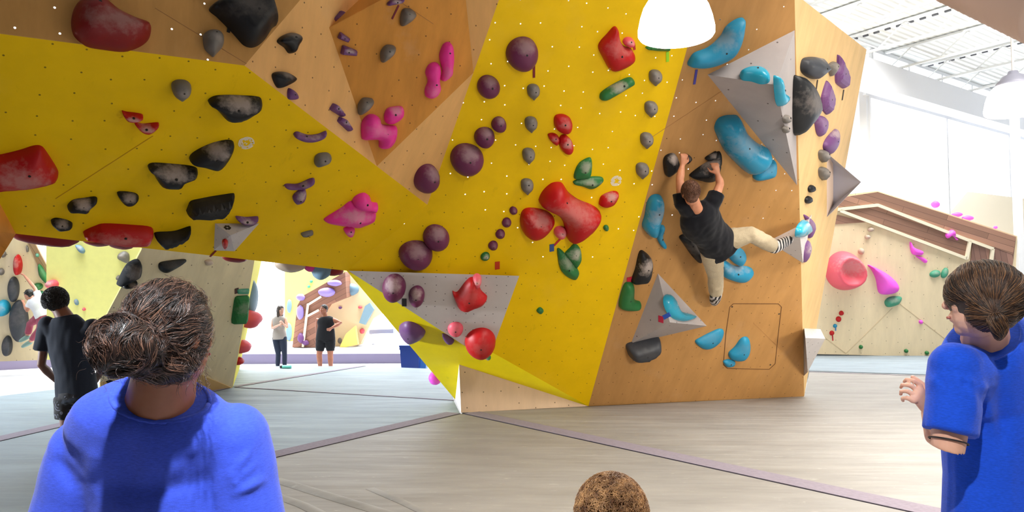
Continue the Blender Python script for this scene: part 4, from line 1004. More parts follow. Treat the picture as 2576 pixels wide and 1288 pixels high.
phold([(596,728),(628,726),(626,740),(598,740)], 'mint', .04, 'pale green strip hold above the green volume', chalk=.3, prof='flat', sharp=True, n=9)
strip('P', (595,725), (595,738), 9, (80,50,44), 'small brown tag on the prow wall beside the green volume')
phold(ell(278, 975, 15, 18), 'black', .1, 'dark hold at the foot of the prow wall beside the black shorts', chalk=.3, n=8)
for x, y, s, lab in [(628, 803, (.22, .2, .15), 'largest'), (612, 872, (.16, .16, .11), 'middle'), (602, 908, (.1, .12, .07), 'lowest')]:
    blob('climbing_hold', at(x-4, y, 12.0), s, 'rose' if lab != 'lowest' else 'red', lab+' pinkish red hold sticking out from the side of the prow')
blob('climbing_hold', at(632, 745, 12.1), (.1, .2, .3), 'steel', 'smoky grey hold on the upper side edge of the prow')
# ---- middle: boulders beyond the women
YP = mat('yellow_pale_far', (232, 222, 110), .7)
o, yb_ = pboard('far_yellow_block', [(716, 870), (760, 868), (872, 800), (930, 740), (860, 640), (716, 640)], 24, YP, 'pale sunlit yellow boulder far behind the two women', thick=.5)
o, mp_ = pboard('far_plank_boulder', [(735, 874), (748, 768), (762, 744), (868, 684), (872, 748), (822, 768), (800, 800), (796, 874)], 21, BRNn, 'brown plank clad boulder behind the woman in black', lean=.05, thick=.6)
for a, b, lab in [((808, 746), (776, 766), 'upper'), ((775, 764), (762, 873), 'upright'), ((772, 796), (802, 780), 'lower')]:
    bm = bmesh.new(); box_between(bm, hit(*a, mp_, .06), hit(*b, mp_, .06), .06, .05, mp_[1]); o = bm_obj('cream_trim', bm, CRM); tag(o, lab+' cream trim on the brown plank boulder', 'trim')
o, bp_ = pboard('far_boulder', [(796, 872), (800, 800), (824, 768), (870, 745), (874, 684), (905, 690), (985, 775), (940, 800), (905, 868), (850, 880)], 21.6, mat('far_cream', (232, 206, 164), .7), 'cream boulder face beside the brown plank boulder', thick=.4)
pboard('far_boulder_facet', [(852, 878), (900, 866), (893, 820), (870, 840)], 21.2, YP, 'small yellow facet at the foot of the cream boulder', thick=.2)
onto(bp_, [(903, 812), (918, 817), (940, 778), (930, 762), (918, 770)], .16, mat('steel_paint', (126, 156, 172), .6), 'blue grey bar shaped volume on the cream boulder', name='bar_volume', thick=.16, cat='wall volume')
ba, bb = at(932, 834, 22.5), at(992, 832, 22.5); rt_ = empty('bench', (ba.x, ba.y, 0)); tag(rt_, 'low blue grey bench far behind the blue bin', 'bench')
bm = bmesh.new(); box_between(bm, ba, bb, .4, .12); child_of(bm_obj('seat', bm, mat('bench_grey', (130, 134, 160), .7)), rt_)
for f in (.06, .94):
    q_ = ba.lerp(bb, f); bm = bmesh.new(); box_bm(bm, Vector((q_.x, q_.y, (q_.z-.05)/2)), (.08, .34, q_.z-.05)); child_of(bm_obj('leg', bm, mat('bench_leg', (210, 210, 216), .6)), rt_)
def bh(x, y, s, c_, lab, P_=None): blob('climbing_hold', hit(x, y, P_ or mp_, s[1]*.45), s, c_, lab, chalk=.5)
bh(884, 728, (.22, .16, .17), 'steel', 'large blue grey hold beside the roof corner', bp_)
bh(822, 735, (.24, .12, .13), 'lilac', 'large lilac hold on top of the plank boulder')
bh(842, 712, (.2, .12, .09), 'lilac', 'lilac hold at the upper end of the plank boulder')
bh(755, 786, (.1, .1, .2), 'lilac', 'pale lilac upright hold at the edge of the plank boulder')
bh(757, 850, (.1, .1, .14), 'violet', 'violet hold low on the plank boulder')
bh(768, 862, (.1, .08, .08), 'violet', 'violet hold tail low on the plank boulder')
bh(756, 748, (.12, .1, .1), 'lilac', 'whitish lilac hold at the top corner of the plank boulder')
bh(728, 770, (.08, .08, .22), 'steel', 'pale blue hold on the wall behind the woman in grey', yb_)
bh(727, 835, (.1, .08, .3), 'steel', 'tall pale blue hold low behind the woman in grey', yb_)
bh(856, 774, (.05, .05, .04), 'violet', 'tiny violet hold above the elbow of the woman in black', bp_)
bh(906, 773, (.06, .05, .04), 'rose', 'tiny pink hold on the cream boulder', bp_)
bh(911, 833, (.07, .05, .08), 'rose', 'tiny red ring like hold below the blue grey bar', bp_)
bh(855, 857, (.06, .05, .09), 'grey', 'tiny grey hook hold at the cream boulder foot', bp_)
bh(783, 708, (.05, .05, .05), 'mint', 'tiny green hold on the pale yellow boulder, upper', yb_)
bh(777, 721, (.05, .05, .05), 'mint', 'tiny green hold on the pale yellow boulder, lower', yb_)
blob('climbing_hold', at(1094, 950, 10.25), (.09, .08, .1), 'magenta', 'magenta hold showing past the edge of the lime underside')
# blue bin
def bin_(cx, Y, w, h, rgb, label):
    p = at(cx, 900, Y); rt_ = empty('waste_bin', (p.x, p.y, FL)); tag(rt_, label, 'waste bin')
    bm = bmesh.new(); loft_bm(bm, [(Vector((0,0,z)), s*w*.72, s*w*.6, (1,0,0), (0,1,0)) for z, s in ((.0, .84), (h*.5, .92), (h*.9, 1.0), (h*.9, 1.05), (h, 1.05))], 4)
    bmesh.ops.rotate(bm, verts=bm.verts, cent=(0,0,0), matrix=Matrix.Rotation(math.pi/4, 3, 'Z'))
    bm_obj('bin_body', bm, mat('bin_%d' % rgb[2], rgb, .4), rt_)
    bm = bmesh.new(); box_bm(bm, Vector((0, 0, h+.015)), (w*1.12, w*.98, .03)); bm_obj('lid', bm, mat('bin_%d' % rgb[2], rgb, .4), rt_)
bin_(1036, 16.3, .45, .62, (30, 62, 150), 'dark blue plastic waste bin beside the yellow corner')
bin_(1062, 16.4, .24, .34, (40, 120, 210), 'smaller light blue bin behind the dark blue one')
# teal bottle lying on the mat
p = g(719, 927); rt_ = empty('water_bottle', (p.x, p.y, .035)); tag(rt_, 'teal water bottle lying on the mat in front of the woman in grey', 'bottle')
bm = bmesh.new(); loft_bm(bm, [(Vector((x,0,0)), r, r, (0,1,0), (0,0,1)) for x, r in ((-.07,.034),(-.06,.036),(.1,.036),(.11,.034))], 14); bm_obj('bottle_body', bm, mat('teal_plastic', (120, 214, 206), .4), rt_, smooth=True)
bm = bmesh.new(); loft_bm(bm, [(Vector((x,0,0)), r, r, (0,1,0), (0,0,1)) for x, r in ((-.12,.02),(-.115,.03),(-.07,.03))], 12); bm_obj('cap', bm, mat('cap_dark', (40, 44, 48), .5), rt_, smooth=True)
# grey side volume of the left wall edge seen at the top of the prow
# ================================================================= people
def skin_mat(name, rgb):
    if name in MC: return MC[name]
    t = NT(name); c = srgb(*rgb)
    tc = t.n('ShaderNodeTexCoord').outputs['Object']
    nz = t.n('ShaderNodeTexNoise', ins={'Vector': tc, 'Scale': 18.0, 'Detail': 4.0}).outputs[0]
    base = t.ramp(nz, [(.3, (c[0]*.9, c[1]*.84, c[2]*.8, 1)), (.7, (min(1, c[0]*1.08), min(1, c[1]*1.08), min(1, c[2]*1.08), 1))])
    b = t.n('ShaderNodeBsdfPrincipled', ins={'Base Color': base, 'Roughness': .5, 'Subsurface Weight': .12, 'Subsurface Radius': (.02, .008, .004), 'Subsurface Scale': .5})
    t.link(b.outputs[0], t.out.inputs[0]); MC[name] = t.m; return t.m
def cloth(name, rgb, weave=.25, scale=420, big=0):
    if name in MC: return MC[name]
    t = NT(name); c = srgb(*rgb)
    tc = t.n('ShaderNodeTexCoord').outputs['Object']
    nz = t.n('ShaderNodeTexNoise', ins={'Vector': t.n('ShaderNodeMapping', ins={'Vector': tc, 'Scale': (1, 1, 4)}).outputs[0], 'Scale': 90.0, 'Detail': 3.0}).outputs[0]
    base = t.ramp(nz, [(.3, tuple(x*.86 for x in c[:3])+(1,)), (.7, tuple(min(1, x*1.14) for x in c[:3])+(1,))])
    n2 = t.n('ShaderNodeTexNoise', ins={'Vector': tc, 'Scale': float(scale), 'Detail': 2.0}).outputs[0]
    bp = t.n('ShaderNodeBump', ins={'Strength': weave, 'Distance': .002, 'Height': n2})
    b = t.n('ShaderNodeBsdfPrincipled', ins={'Base Color': base, 'Roughness': .85, 'Sheen Weight': .12, 'Specular IOR Level': .2, 'Normal': bp.outputs[0]})
    t.link(b.outputs[0], t.out.inputs[0]); MC[name] = t.m; return t.m
def hair_mat(name, rgb, light, rough=.38, scale=70):
    if name in MC: return MC[name]
    t = NT(name); tc = t.n('ShaderNodeTexCoord').outputs['Object']
    nz = t.n('ShaderNodeTexNoise', ins={'Vector': tc, 'Scale': float(scale), 'Detail': 4.0}).outputs[0]
    base = t.ramp(nz, [(.35, srgb(*rgb)), (.68, srgb(*light))])
    b = t.n('ShaderNodeBsdfPrincipled', ins={'Base Color': base, 'Roughness': rough, 'Specular IOR Level': .6})
    t.link(b.outputs[0], t.out.inputs[0]); MC[name] = t.m; return t.m
def tube(bm, pts, rad, side=None, ratio=1.0, seg=14, caps=True):
    """closed tube through pts with radius rad[i]; when side is given the section is an ellipse, wide along side"""
    pts = [Vector(p) for p in pts]; n = len(pts)
    ratio = ratio if isinstance(ratio, (list, tuple)) else [ratio]*n
    P, Rr, Q = [], [], []
    d0 = (pts[1]-pts[0]).normalized(); d1 = (pts[-1]-pts[-2]).normalized()
    if caps:
        for k in (-1, -.75): P.append(pts[0]+d0*rad[0]*k*.9); Rr.append(rad[0]*math.sqrt(max(.02, 1-k*k))); Q.append(ratio[0])
    for p, r, q in zip(pts, rad, ratio): P.append(p); Rr.append(r); Q.append(q)
    if caps:
        for k in (.75, 1): P.append(pts[-1]+d1*rad[-1]*k*.9); Rr.append(rad[-1]*math.sqrt(max(.02, 1-k*k))); Q.append(ratio[-1])
    rings = []; ref = Vector(side) if side is not None else None
    for i, p in enumerate(P):
        d = (P[min(i+1, len(P)-1)]-P[max(i-1, 0)]).normalized()
        s = ref if ref is not None else (Vector((1, 0, 0)) if abs(d.x) < .8 else Vector((0, 1, 0)))
        s = (s-d*s.dot(d)).normalized(); f = d.cross(s)
        if ref is None: ref = s
        rings.append((p, Rr[i]*Q[i], Rr[i], s, f))
    loft_bm(bm, rings, seg)
def ball(bm, c, s, R3=None, seg=16):
    m = Matrix.Translation(c) @ (R3.to_4x4() if R3 is not None else Matrix()) @ Matrix.Diagonal((*s, 1))
    bmesh.ops.create_uvsphere(bm, u_segments=seg, v_segments=seg//2+2, radius=1, matrix=m)
def fused(name, bm, m, parent, voxel=.01, smooth=3, fn=None):
    if name not in ('body', 'ponytail', 'shoe', 'hair') and voxel < .006: voxel = .006
    """one continuous surface out of overlapping closed pieces"""
    bmesh.ops.recalc_face_normals(bm, faces=bm.faces)
    me = bpy.data.meshes.new(name); bm.to_mesh(me); bm.free()
    tmp = bpy.data.objects.new('tmp', me); col.objects.link(tmp)
    r = tmp.modifiers.new('r', 'REMESH'); r.mode = 'VOXEL'; r.voxel_size = voxel
    s = tmp.modifiers.new('s', 'SMOOTH'); s.iterations = smooth; s.factor = .6
    dg = bpy.context.evaluated_depsgraph_get(); ev = tmp.evaluated_get(dg)
    me2 = bpy.data.meshes.new_from_object(ev, depsgraph=dg); me2.name = name
    bpy.data.objects.remove(tmp); bpy.data.meshes.remove(me)
    if fn:
        nr = [v.normal.copy() for v in me2.vertices]
        for v, n_ in zip(me2.vertices, nr): v.co = fn(v.co.copy(), n_)
    me2.materials.clear()
    o = link(name, me2, m, None, smooth=True)
    if parent is not None: child_of(o, parent)
    return o
def wrinkle(amp, scale, stretch=(1, 1, .35), seed=0, creases=()):
    def f(co, n):
        q = Vector((co.x*stretch[0], co.y*stretch[1], co.z*stretch[2]))*scale+Vector((seed, 0, 0))
        d = amp*(noise.noise(q)+.5*noise.noise(q*2.1))
        for a, b, w, h in creases:
            ab = b-a; t = max(0, min(1, (co-a).dot(ab)/ab.length_squared)); dv_ = a+ab*t-co; vr = (co-EYE).normalized(); dp_ = dv_.dot(vr); r2 = (dv_-vr*dp_).length_squared+(9 if abs(dp_) > .16 else 0)
            d += h*math.exp(-r2/(w*w))*math.sin(math.pi*min(1, .15+t*.85))
        return co+n*d
    return f
def rotm(fwd, up=Vector((0, 0, 1))):
    """head frame: columns = right side, forward, up"""
    f = Vector(fwd).normalized(); s = f.cross(Vector(up)).normalized(); u = s.cross(f)
    return Matrix((s, f, u)).transposed()
def head_bm(bm, c, R3, k=1.0):
    L = lambda x, y, z: c+R3 @ Vector((x, y, z))*k
    ball(bm, L(0, -.008, .018), (.076*k, .094*k, .098*k), R3)
    ball(bm, L(0, .022, -.04), (.058*k, .066*k, .074*k), R3)
    ball(bm, L(0, .052, -.088), (.028*k, .026*k, .024*k), R3, 10)
    ball(bm, L(-.03, .06, -.02), (.026*k, .022*k, .026*k), R3, 10); ball(bm, L(.03, .06, -.02), (.026*k, .022*k, .026*k), R3, 10)
    ball(bm, L(0, .072, .03), (.05*k, .016*k, .014*k), R3, 10)
    tube(bm, [L(0, .078, .02), L(0, .093, -.005), L(0, .1, -.022)], [.009*k, .011*k, .014*k])
    for sx in (-1, 1):
        ball(bm, L(sx*.077, -.004, -.008), (.008*k, .016*k, .027*k), R3, 10)
    ball(bm, L(0, .082, -.052), (.024*k, .012*k, .008*k), R3, 10); ball(bm, L(0, .079, -.064), (.02*k, .012*k, .008*k), R3, 10)
def face_parts(c, R3, k, parent):
    L = lambda x, y, z: c+R3 @ Vector((x, y, z))*k
    for sx in (-1, 1):
        bm = bmesh.new(); ball(bm, L(sx*.031, .074, .006), (.013*k, .011*k, .009*k), R3, 12)
        e = child_of(bm_obj('eye', bm, mat('eye_white', (226, 222, 216), .25), smooth=True), parent)
        bm = bmesh.new(); ball(bm, L(sx*.031, .0835, .006), (.0055*k, .003*k, .0055*k), R3, 10)
        q = bm_obj('iris', bm, mat('iris_brown', (50, 30, 20), .2), smooth=True); child_of(q, e)
        q.matrix_parent_inverse = Matrix.Translation(parent.location).inverted() @ Matrix()
        q.matrix_parent_inverse = Matrix()   # eye mesh carries world coordinates relative to the same root
        bm = bmesh.new(); tube(bm, [L(sx*.016, .088, .026), L(sx*.032, .087, .031), L(sx*.048, .078, .026)], [.0025*k, .0035*k, .002*k], seg=8)
        child_of(bm_obj('eyebrow', bm, mat('brow_dark', (40, 26, 20), .7), smooth=True), parent)
    bm = bmesh.new(); tube(bm, [L(-.022, .086, -.058), L(0, .094, -.058), L(.022, .086, -.058)], [.003*k, .0055*k, .003*k], seg=8)
    child_of(bm_obj('mouth', bm, mat('lips', (170, 84, 78), .45), smooth=True), parent)
def hand_bm(bm, wrist, d, nrm, k=1.0, curl=.6, thumb=1):
    """palm and five separate fingers; d = direction of the fingers, nrm = back of the hand, thumb = +-1 side"""
    d = Vector(d).normalized(); nrm = Vector(nrm); nrm = (nrm-d*nrm.dot(d)).normalized(); s = d.cross(nrm)*thumb
    w = Vector(wrist)
    tube(bm, [w, w+d*.04*k, w+d*.085*k], [.017*k, .018*k, .014*k], side=s, ratio=[1.3, 2.0, 2.6])
    for i, (off, ln) in enumerate(((.034, .068), (.0115, .076), (-.0115, .071), (-.034, .056))):
        p = w+d*.086*k+s*off*k*1.02; pts = [p]; a = curl*(.45+.1*i)
        for j, f in enumerate((.45, .32, .26)):
            dd = d*math.cos(a)-nrm*math.sin(a); p = p+dd*ln*f*k; pts.append(p); a += curl*(1.05+.06*i)
        tube(bm, pts, [.0088*k, .0082*k, .0076*k, .0064*k], seg=10)
    p = w+d*.03*k+s*.034*k
    t1 = (d*.62+s*.7-nrm*.35*curl).normalized(); t2 = (d*.9+s*.25-nrm*.6*curl).normalized()
    tube(bm, [p-s*.012*k, p+t1*.034*k, p+t1*.034*k+t2*.03*k, p+t1*.03*k+t2*.056*k], [.015*k, .0125*k, .0105*k, .008*k], seg=10)
def torso_bm(bm, pelvis, chest, neck, side_h, side_s, k, wid=(1, 1, 1), grow=0.0, top=True, low=0.0, flat=1.0):
    """pelvis, chest and neck base joints; grow adds cloth; low extends below the pelvis"""
    pel, ch, nk = Vector(pelvis), Vector(chest), Vector(neck)
    pts, rx, ry, sd = [], [], [], []
    down = (pel-ch).normalized()
    prof = []
    if low: prof.append((pel+down*low, .17*wid[2], .118))
    prof += [(pel+down*.03, .165*wid[2], .112), (pel.lerp(ch, .22), .158*wid[2], .11), (pel.lerp(ch, .5), .14*wid[1], .1), (pel.lerp(ch, .78), .152*wid[0], .108), (ch, .165*wid[0], .112), (ch.lerp(nk, .45), .165*wid[0], .1), (ch.lerp(nk, .74), .13*wid[0], .082), (ch.lerp(nk, .92), .085*wid[0], .066)]
    if grow: prof = prof[:-2]+[(ch.lerp(nk, .74), .145*wid[0], .088), (ch.lerp(nk, .92), .112*wid[0], .078), (ch.lerp(nk, 1.06), .078*wid[0], .062)]
    N = len(prof); rings = []
    for i, (p, x, y) in enumerate(prof):
        d = (prof[min(i+1, N-1)][0]-prof[max(i-1, 0)][0]).normalized()
        t = i/(N-1); s = Vector(side_h).lerp(Vector(side_s), t); s = (s-d*s.dot(d)).normalized(); f = d.cross(s)
        rings.append((p, x*k+grow, y*k*flat+grow, s, f))
    loft_bm(bm, rings, 24)
CL = {}
def person(J, label, k=1.0, skin=(200, 150, 120), hairc=None, wid=(1, 1, 1), top=None, bottom=None, shoe=None, voxel=.012, look=(0, 1, 0), headup=(0, 0, 1), curl=.6, arms=1.0, legs=1.0,
           sleeve=.5, hem=.06, hands=None, base=None, face=True, topfn=None, hand_k=1.0, grow=.014, sleeve_grow=.022, leg_len=1.0, leg_grow=.018, group=None, extra=None, smooth=3, sleeve_flare=.01, flat=1.0, collar=True, neckw=1.0, headk=1.0, shoek=1.0):
    """J: joints in world space: head neck chest pelvis sl el wl sr er wr hl kl al hr kr ar (+ tl tr toes)"""
    J = {a: Vector(b) for a, b in J.items()}
    b0 = Vector(base) if base is not None else Vector((J['pelvis'].x, J['pelvis'].y, min(J['al'].z, J['ar'].z)))
    rt_ = empty('person', b0); tag(rt_, label, 'person', group)
    ss = (J['sr']-J['sl']).normalized(); hs = (J['hr']-J['hl']).normalized()
    R3 = rotm(look, headup); sm = skin_mat('skin_%d_%d' % (skin[0], skin[1]), skin)
    bm = bmesh.new()
    head_bm(bm, J['head'], R3, k*headk)
    tube(bm, [J['neck']-(J['head']-J['neck']).normalized()*.03*k, J['neck'].lerp(J['head'], .5), J['head']], [.066*k*neckw, .056*k*neckw, .052*k*neckw])
    torso_bm(bm, J['pelvis'], J['chest'], J['neck'], hs, ss, k, wid, flat=flat)
    for s, e, w in (('sl', 'el', 'wl'), ('sr', 'er', 'wr')):
        tube(bm, [J['chest'].lerp(J[s], .5), J[s], J[s].lerp(J[e], .4), J[e], J[e].lerp(J[w], .35), J[w]], [x*k*arms for x in (.05, .05, .046, .038, .04, .026)])
    for h, kn, a in (('hl', 'kl', 'al'), ('hr', 'kr', 'ar')):
        tube(bm, [J[h], J[h].lerp(J[kn], .35), J[kn], J[kn].lerp(J[a], .3), J[a]], [x*k*legs for x in (.09, .078, .054, .054, .036)])
    hd = hands or {}
    for key, w, e, th in (('l', 'wl', 'el', 1), ('r', 'wr', 'er', -1)):
        dd, nn, cc = hd.get(key, (J[w]-J[e], (J['sl']-J['sr'])*th, curl))
        hand_bm(bm, J[w], dd, nn, k*hand_k, cc, th)
    for a, t_, kn in (('al', 'tl', 'kl'), ('ar', 'tr', 'kr')):
        toe = J.get(t_, J[a]+Vector(look).normalized()*.17*k+Vector((0, 0, -.03)))
        tube(bm, [J[a], J[a].lerp(toe, .5), toe], [.036*k, .036*k, .026*k])
        J[t_] = toe
    body = fused('body', bm, sm, rt_, voxel, smooth)
    if face: face_parts(J['head'], R3, k*headk, rt_)
    if top:
        m, fabric = top
        bm = bmesh.new(); torso_bm(bm, J['pelvis'], J['chest'], J['neck'], hs, ss, k, wid, grow=grow, low=hem, flat=flat)
        if sleeve > 0:
            for s, e, w in (('sl', 'el', 'wl'), ('sr', 'er', 'wr')):
                a_ = J['chest'].lerp(J[s], .4)+(J['neck']-J['chest'])*.06; pts = [a_, a_.lerp(J[s], .55), a_.lerp(J[s], .88)-(J[s]-J[e]).normalized()*.006, J[s].lerp(J[e], .1), J[s].lerp(J[e], .22)]; rr = [.072*k*arms+sleeve_grow*.4, .072*k*arms+sleeve_grow*.5, .062*k*arms+sleeve_grow*.6, .058*k*arms+sleeve_grow*.75, .056*k*arms+sleeve_grow*.85]
                if sleeve <= 1: pts += [J[s].lerp(J[e], sleeve*.5), J[s].lerp(J[e], sleeve)]; rr += [.05*k*arms+sleeve_grow, .044*k*arms+sleeve_grow+sleeve_flare]
                else: pts += [J[e], J[e].lerp(J[w], sleeve-1)]; rr += [.042*k+sleeve_grow, .034*k+sleeve_grow]
                tube(bm, pts, rr, caps=False, seg=18); ball(bm, J[s]+(J['neck']-J['chest'])*.02, ((.052*k*arms+sleeve_grow*.7+.006),)*3)
        else:
            for s in ('sl', 'sr'):
                tube(bm, [J['chest'].lerp(J['neck'], .55).lerp(J[s], .2), J['neck'].lerp(J[s], .55)-Vector((0,0,.01))], [.04*k, .034*k], caps=True)
        fused(m, bm, fabric, rt_, voxel, smooth, topfn)
        if sleeve > 0 and k*1.0 and collar:
            d = (J['neck']-J['chest']).normalized(); s_ = (ss-d*ss.dot(d)).normalized(); f_ = d.cross(s_); cc = J['chest'].lerp(J['neck'], 1.03)
            bm = bmesh.new(); tube(bm, [cc+s_*math.cos(a)*(.078*wid[0]*k+grow*.8)+f_*math.sin(a)*(.062*k*flat+grow*.8) for a in [i_*math.pi/14 for i_ in range(29)]], [.0065*k]*29, seg=8, caps=False)
            child_of(bm_obj('collar', bm, fabric, smooth=True), rt_)
    if bottom:
        m, fabric, lng, gr = bottom
        bm = bmesh.new(); pel, ch = J['pelvis'], J['chest']
        up = (ch-pel).normalized(); f = up.cross(hs).normalized()
        loft_bm(bm, [(pel-up*.09*k, .15*k*wid[2]+gr*.6, .105*k+gr*.6, hs, f), (pel, .17*k*wid[2]+gr*.6, .118*k+gr*.6, hs, f), (pel+up*.07*k, .158*k*wid[2]+gr*.1, .108*k+gr*.1, hs, f)], 20)
        for h, kn, a in (('hl', 'kl', 'al'), ('hr', 'kr', 'ar')):
            pts = [J[h], J[h].lerp(J[kn], .4)]; rr = [.092*k*legs+gr, .082*k*legs+gr]
            if lng <= 1: pts.append(J[h].lerp(J[kn], lng)); rr.append((.075-.015*lng)*k*legs+gr*1.3)
            else: pts += [J[kn], J[kn].lerp(J[a], .5), J[kn].lerp(J[a], lng-1)]; rr += [.056*k*legs+gr, .054*k*legs+gr, .042*k*legs+gr*1.2]
            tube(bm, pts, rr, caps=False, seg=18)
        fused(m, bm, fabric, rt_, voxel, smooth, wrinkle(.006*k, 14, (1, 1, 1)) if gr > .01 else None)
    if shoe:
        for a, t_ in (('al', 'tl'), ('ar', 'tr')):
            bm = bmesh.new(); toe = J[t_]; d = (toe-J[a]).normalized(); sdv = d.cross(Vector((0, 0, 1))).normalized() if abs(d.z) < .9 else hs
            tube(bm, [J[a]+(J[a]-toe)*.12, J[a].lerp(toe, .35), J[a].lerp(toe, .75), toe+d*.015*k], [.05*k*shoek, .05*k*shoek, .044*k*shoek, .034*k*shoek], side=sdv, ratio=1.05)
            fused('shoe', bm, shoe, rt_, max(voxel*.7, .006), 2)
    if hairc: hairc(rt_, J['head'], R3, k)
    if extra: extra(rt_, J)
    return rt_, J, R3
def strands(name, paths, radius, m, parent):
    cu = bpy.data.curves.new(name, 'CURVE'); cu.dimensions = '3D'; cu.bevel_depth = radius; cu.bevel_resolution = 0; cu.use_fill_caps = True
    for p in paths:
        sp_ = cu.splines.new('POLY'); sp_.points.add(len(p)-1)
        for i, q in enumerate(p):
            sp_.points[i].co = (*q, 1); sp_.points[i].radius = 1.0 if i < len(p)*.7 else max(.25, 1-(i/len(p)-.7)*2.5)
    tmp = bpy.data.objects.new('tmp', cu); col.objects.link(tmp); dg = bpy.context.evaluated_depsgraph_get()
    me = bpy.data.meshes.new_from_object(tmp.evaluated_get(dg), depsgraph=dg); me.name = name
    bpy.data.objects.remove(tmp); bpy.data.curves.remove(cu); me.materials.clear()
    o = link(name, me, m, None, smooth=True)
    if parent is not None: child_of(o, parent)
    o['kind'] = 'stuff'
    return o
def short_hair(m, vol=1.05, back=.02, low=-.05, fringe=.06, tuft=None, n=0, curl_r=.012, strand_r=.0016):
    def f(rt_, c, R3, k):
        L = lambda x, y, z: c+R3 @ Vector((x, y, z))*k
        bm = bmesh.new()
        ball(bm, L(0, -.016, .036), (.081*vol*k, .092*vol*k, .088*vol*k), R3)
        ball(bm, L(0, -.052, .0+low*.4), (.062*vol*k, .046*vol*k, .062*k), R3)
        if tuft: tuft(bm, L, R3, k)
        sd = random.random()*9
        fused('hair', bm, m, rt_, .008*max(1, k), 2, lambda co, nn: co+nn*.008*k*noise.noise(co*45+Vector((sd, 0, 0))))
        if n:
            paths = []
            for i in range(n):
                u_ = random.uniform(-.7, 1); ph = random.uniform(0, 2*math.pi); r_ = math.sqrt(max(0, 1-u_*u_))
                dv = Vector((r_*math.cos(ph), r_*math.sin(ph), u_))
                if dv.y > .45 and dv.z < .55: continue
                p = L(0, -.016, .036)+R3 @ Vector((dv.x*.082, dv.y*.094, dv.z*.09))*vol*k
                nd = (R3 @ dv).normalized(); t1 = nd.orthogonal().normalized(); t2 = nd.cross(t1); ph = random.random()*6; pts = []
                turns = random.uniform(1.0, 2.2)
                nj = 15 if curl_r > .014 else 8
                for j in range(nj+1):
                    f_ = j/nj; a = ph+f_*turns*2*math.pi
                    pts.append(p+nd*(f_*curl_r*(1.3 if nj > 8 else 2.4)-.004)*k+(t1*math.cos(a)+t2*math.sin(a))*curl_r*k*(.35+.25*f_ if nj > 8 else .6+.4*f_)+Vector((0, 0, -(.02 if nj > 8 else .01)*k*f_**2)))
                paths.append(pts)
            strands('hair_curls', paths, strand_r*k, m, rt_)
    return f

from mathutils.bvhtree import BVHTree
def flow_hair(o, field, n, steps, step, off, rad, mats, parent, seed=1, curl=.0, freq=18, skip=None, names='hair_strands', taper=True):
    """strands laid over the hair mass o, following field(point, normal) over its surface in wavy locks"""
    me = o.data; M = o.matrix_basis if o.parent is None else o.parent.matrix_basis @ o.matrix_parent_inverse @ o.matrix_basis
    vs = [M @ v.co for v in me.vertices]; ps = [tuple(p.vertices) for p in me.polygons]
    bv = BVHTree.FromPolygons(vs, ps); rnd = random.Random(seed); paths = [[] for _ in mats]
    for i in range(n):
        f = ps[rnd.randrange(len(ps))]; p = vs[f[0]].lerp(vs[f[2]], rnd.random())
        if skip and skip(p): continue
        pts = []; o_ = off*rnd.random()**1.5; dr = rnd.uniform(-.12, .12); st = int(steps*rnd.uniform(.55, 1)); pr = None
        for j in range(st):
            q, nn, _, _ = bv.find_nearest(p)
            if q is None: break
            t = field(q, nn)
            if t is None: break
            t = t-nn*t.dot(nn)
            if t.length < 1e-4: break
            t.normalize(); sd = nn.cross(t)
            w = curl*noise.noise(q*freq+Vector((seed*3, 0, 0)))*3+dr*.6+curl*.5*noise.noise(q*freq*2.7+Vector((o_*900, 0, 0)))
            t = (t+sd*w).normalized()
            if pr is not None: t = (t+pr).normalized()
            pr = t
            pts.append(q+nn*(o_+.0012*math.sin(j*.8+i))); p = q+t*step
        if len(pts) > 3: paths[min(len(mats)-1, int(rnd.random()**1.7*len(mats)))].append(pts)
    for k, (m, pp) in enumerate(zip(mats, paths)):
        if pp: strands(names, pp, rad, m, parent)
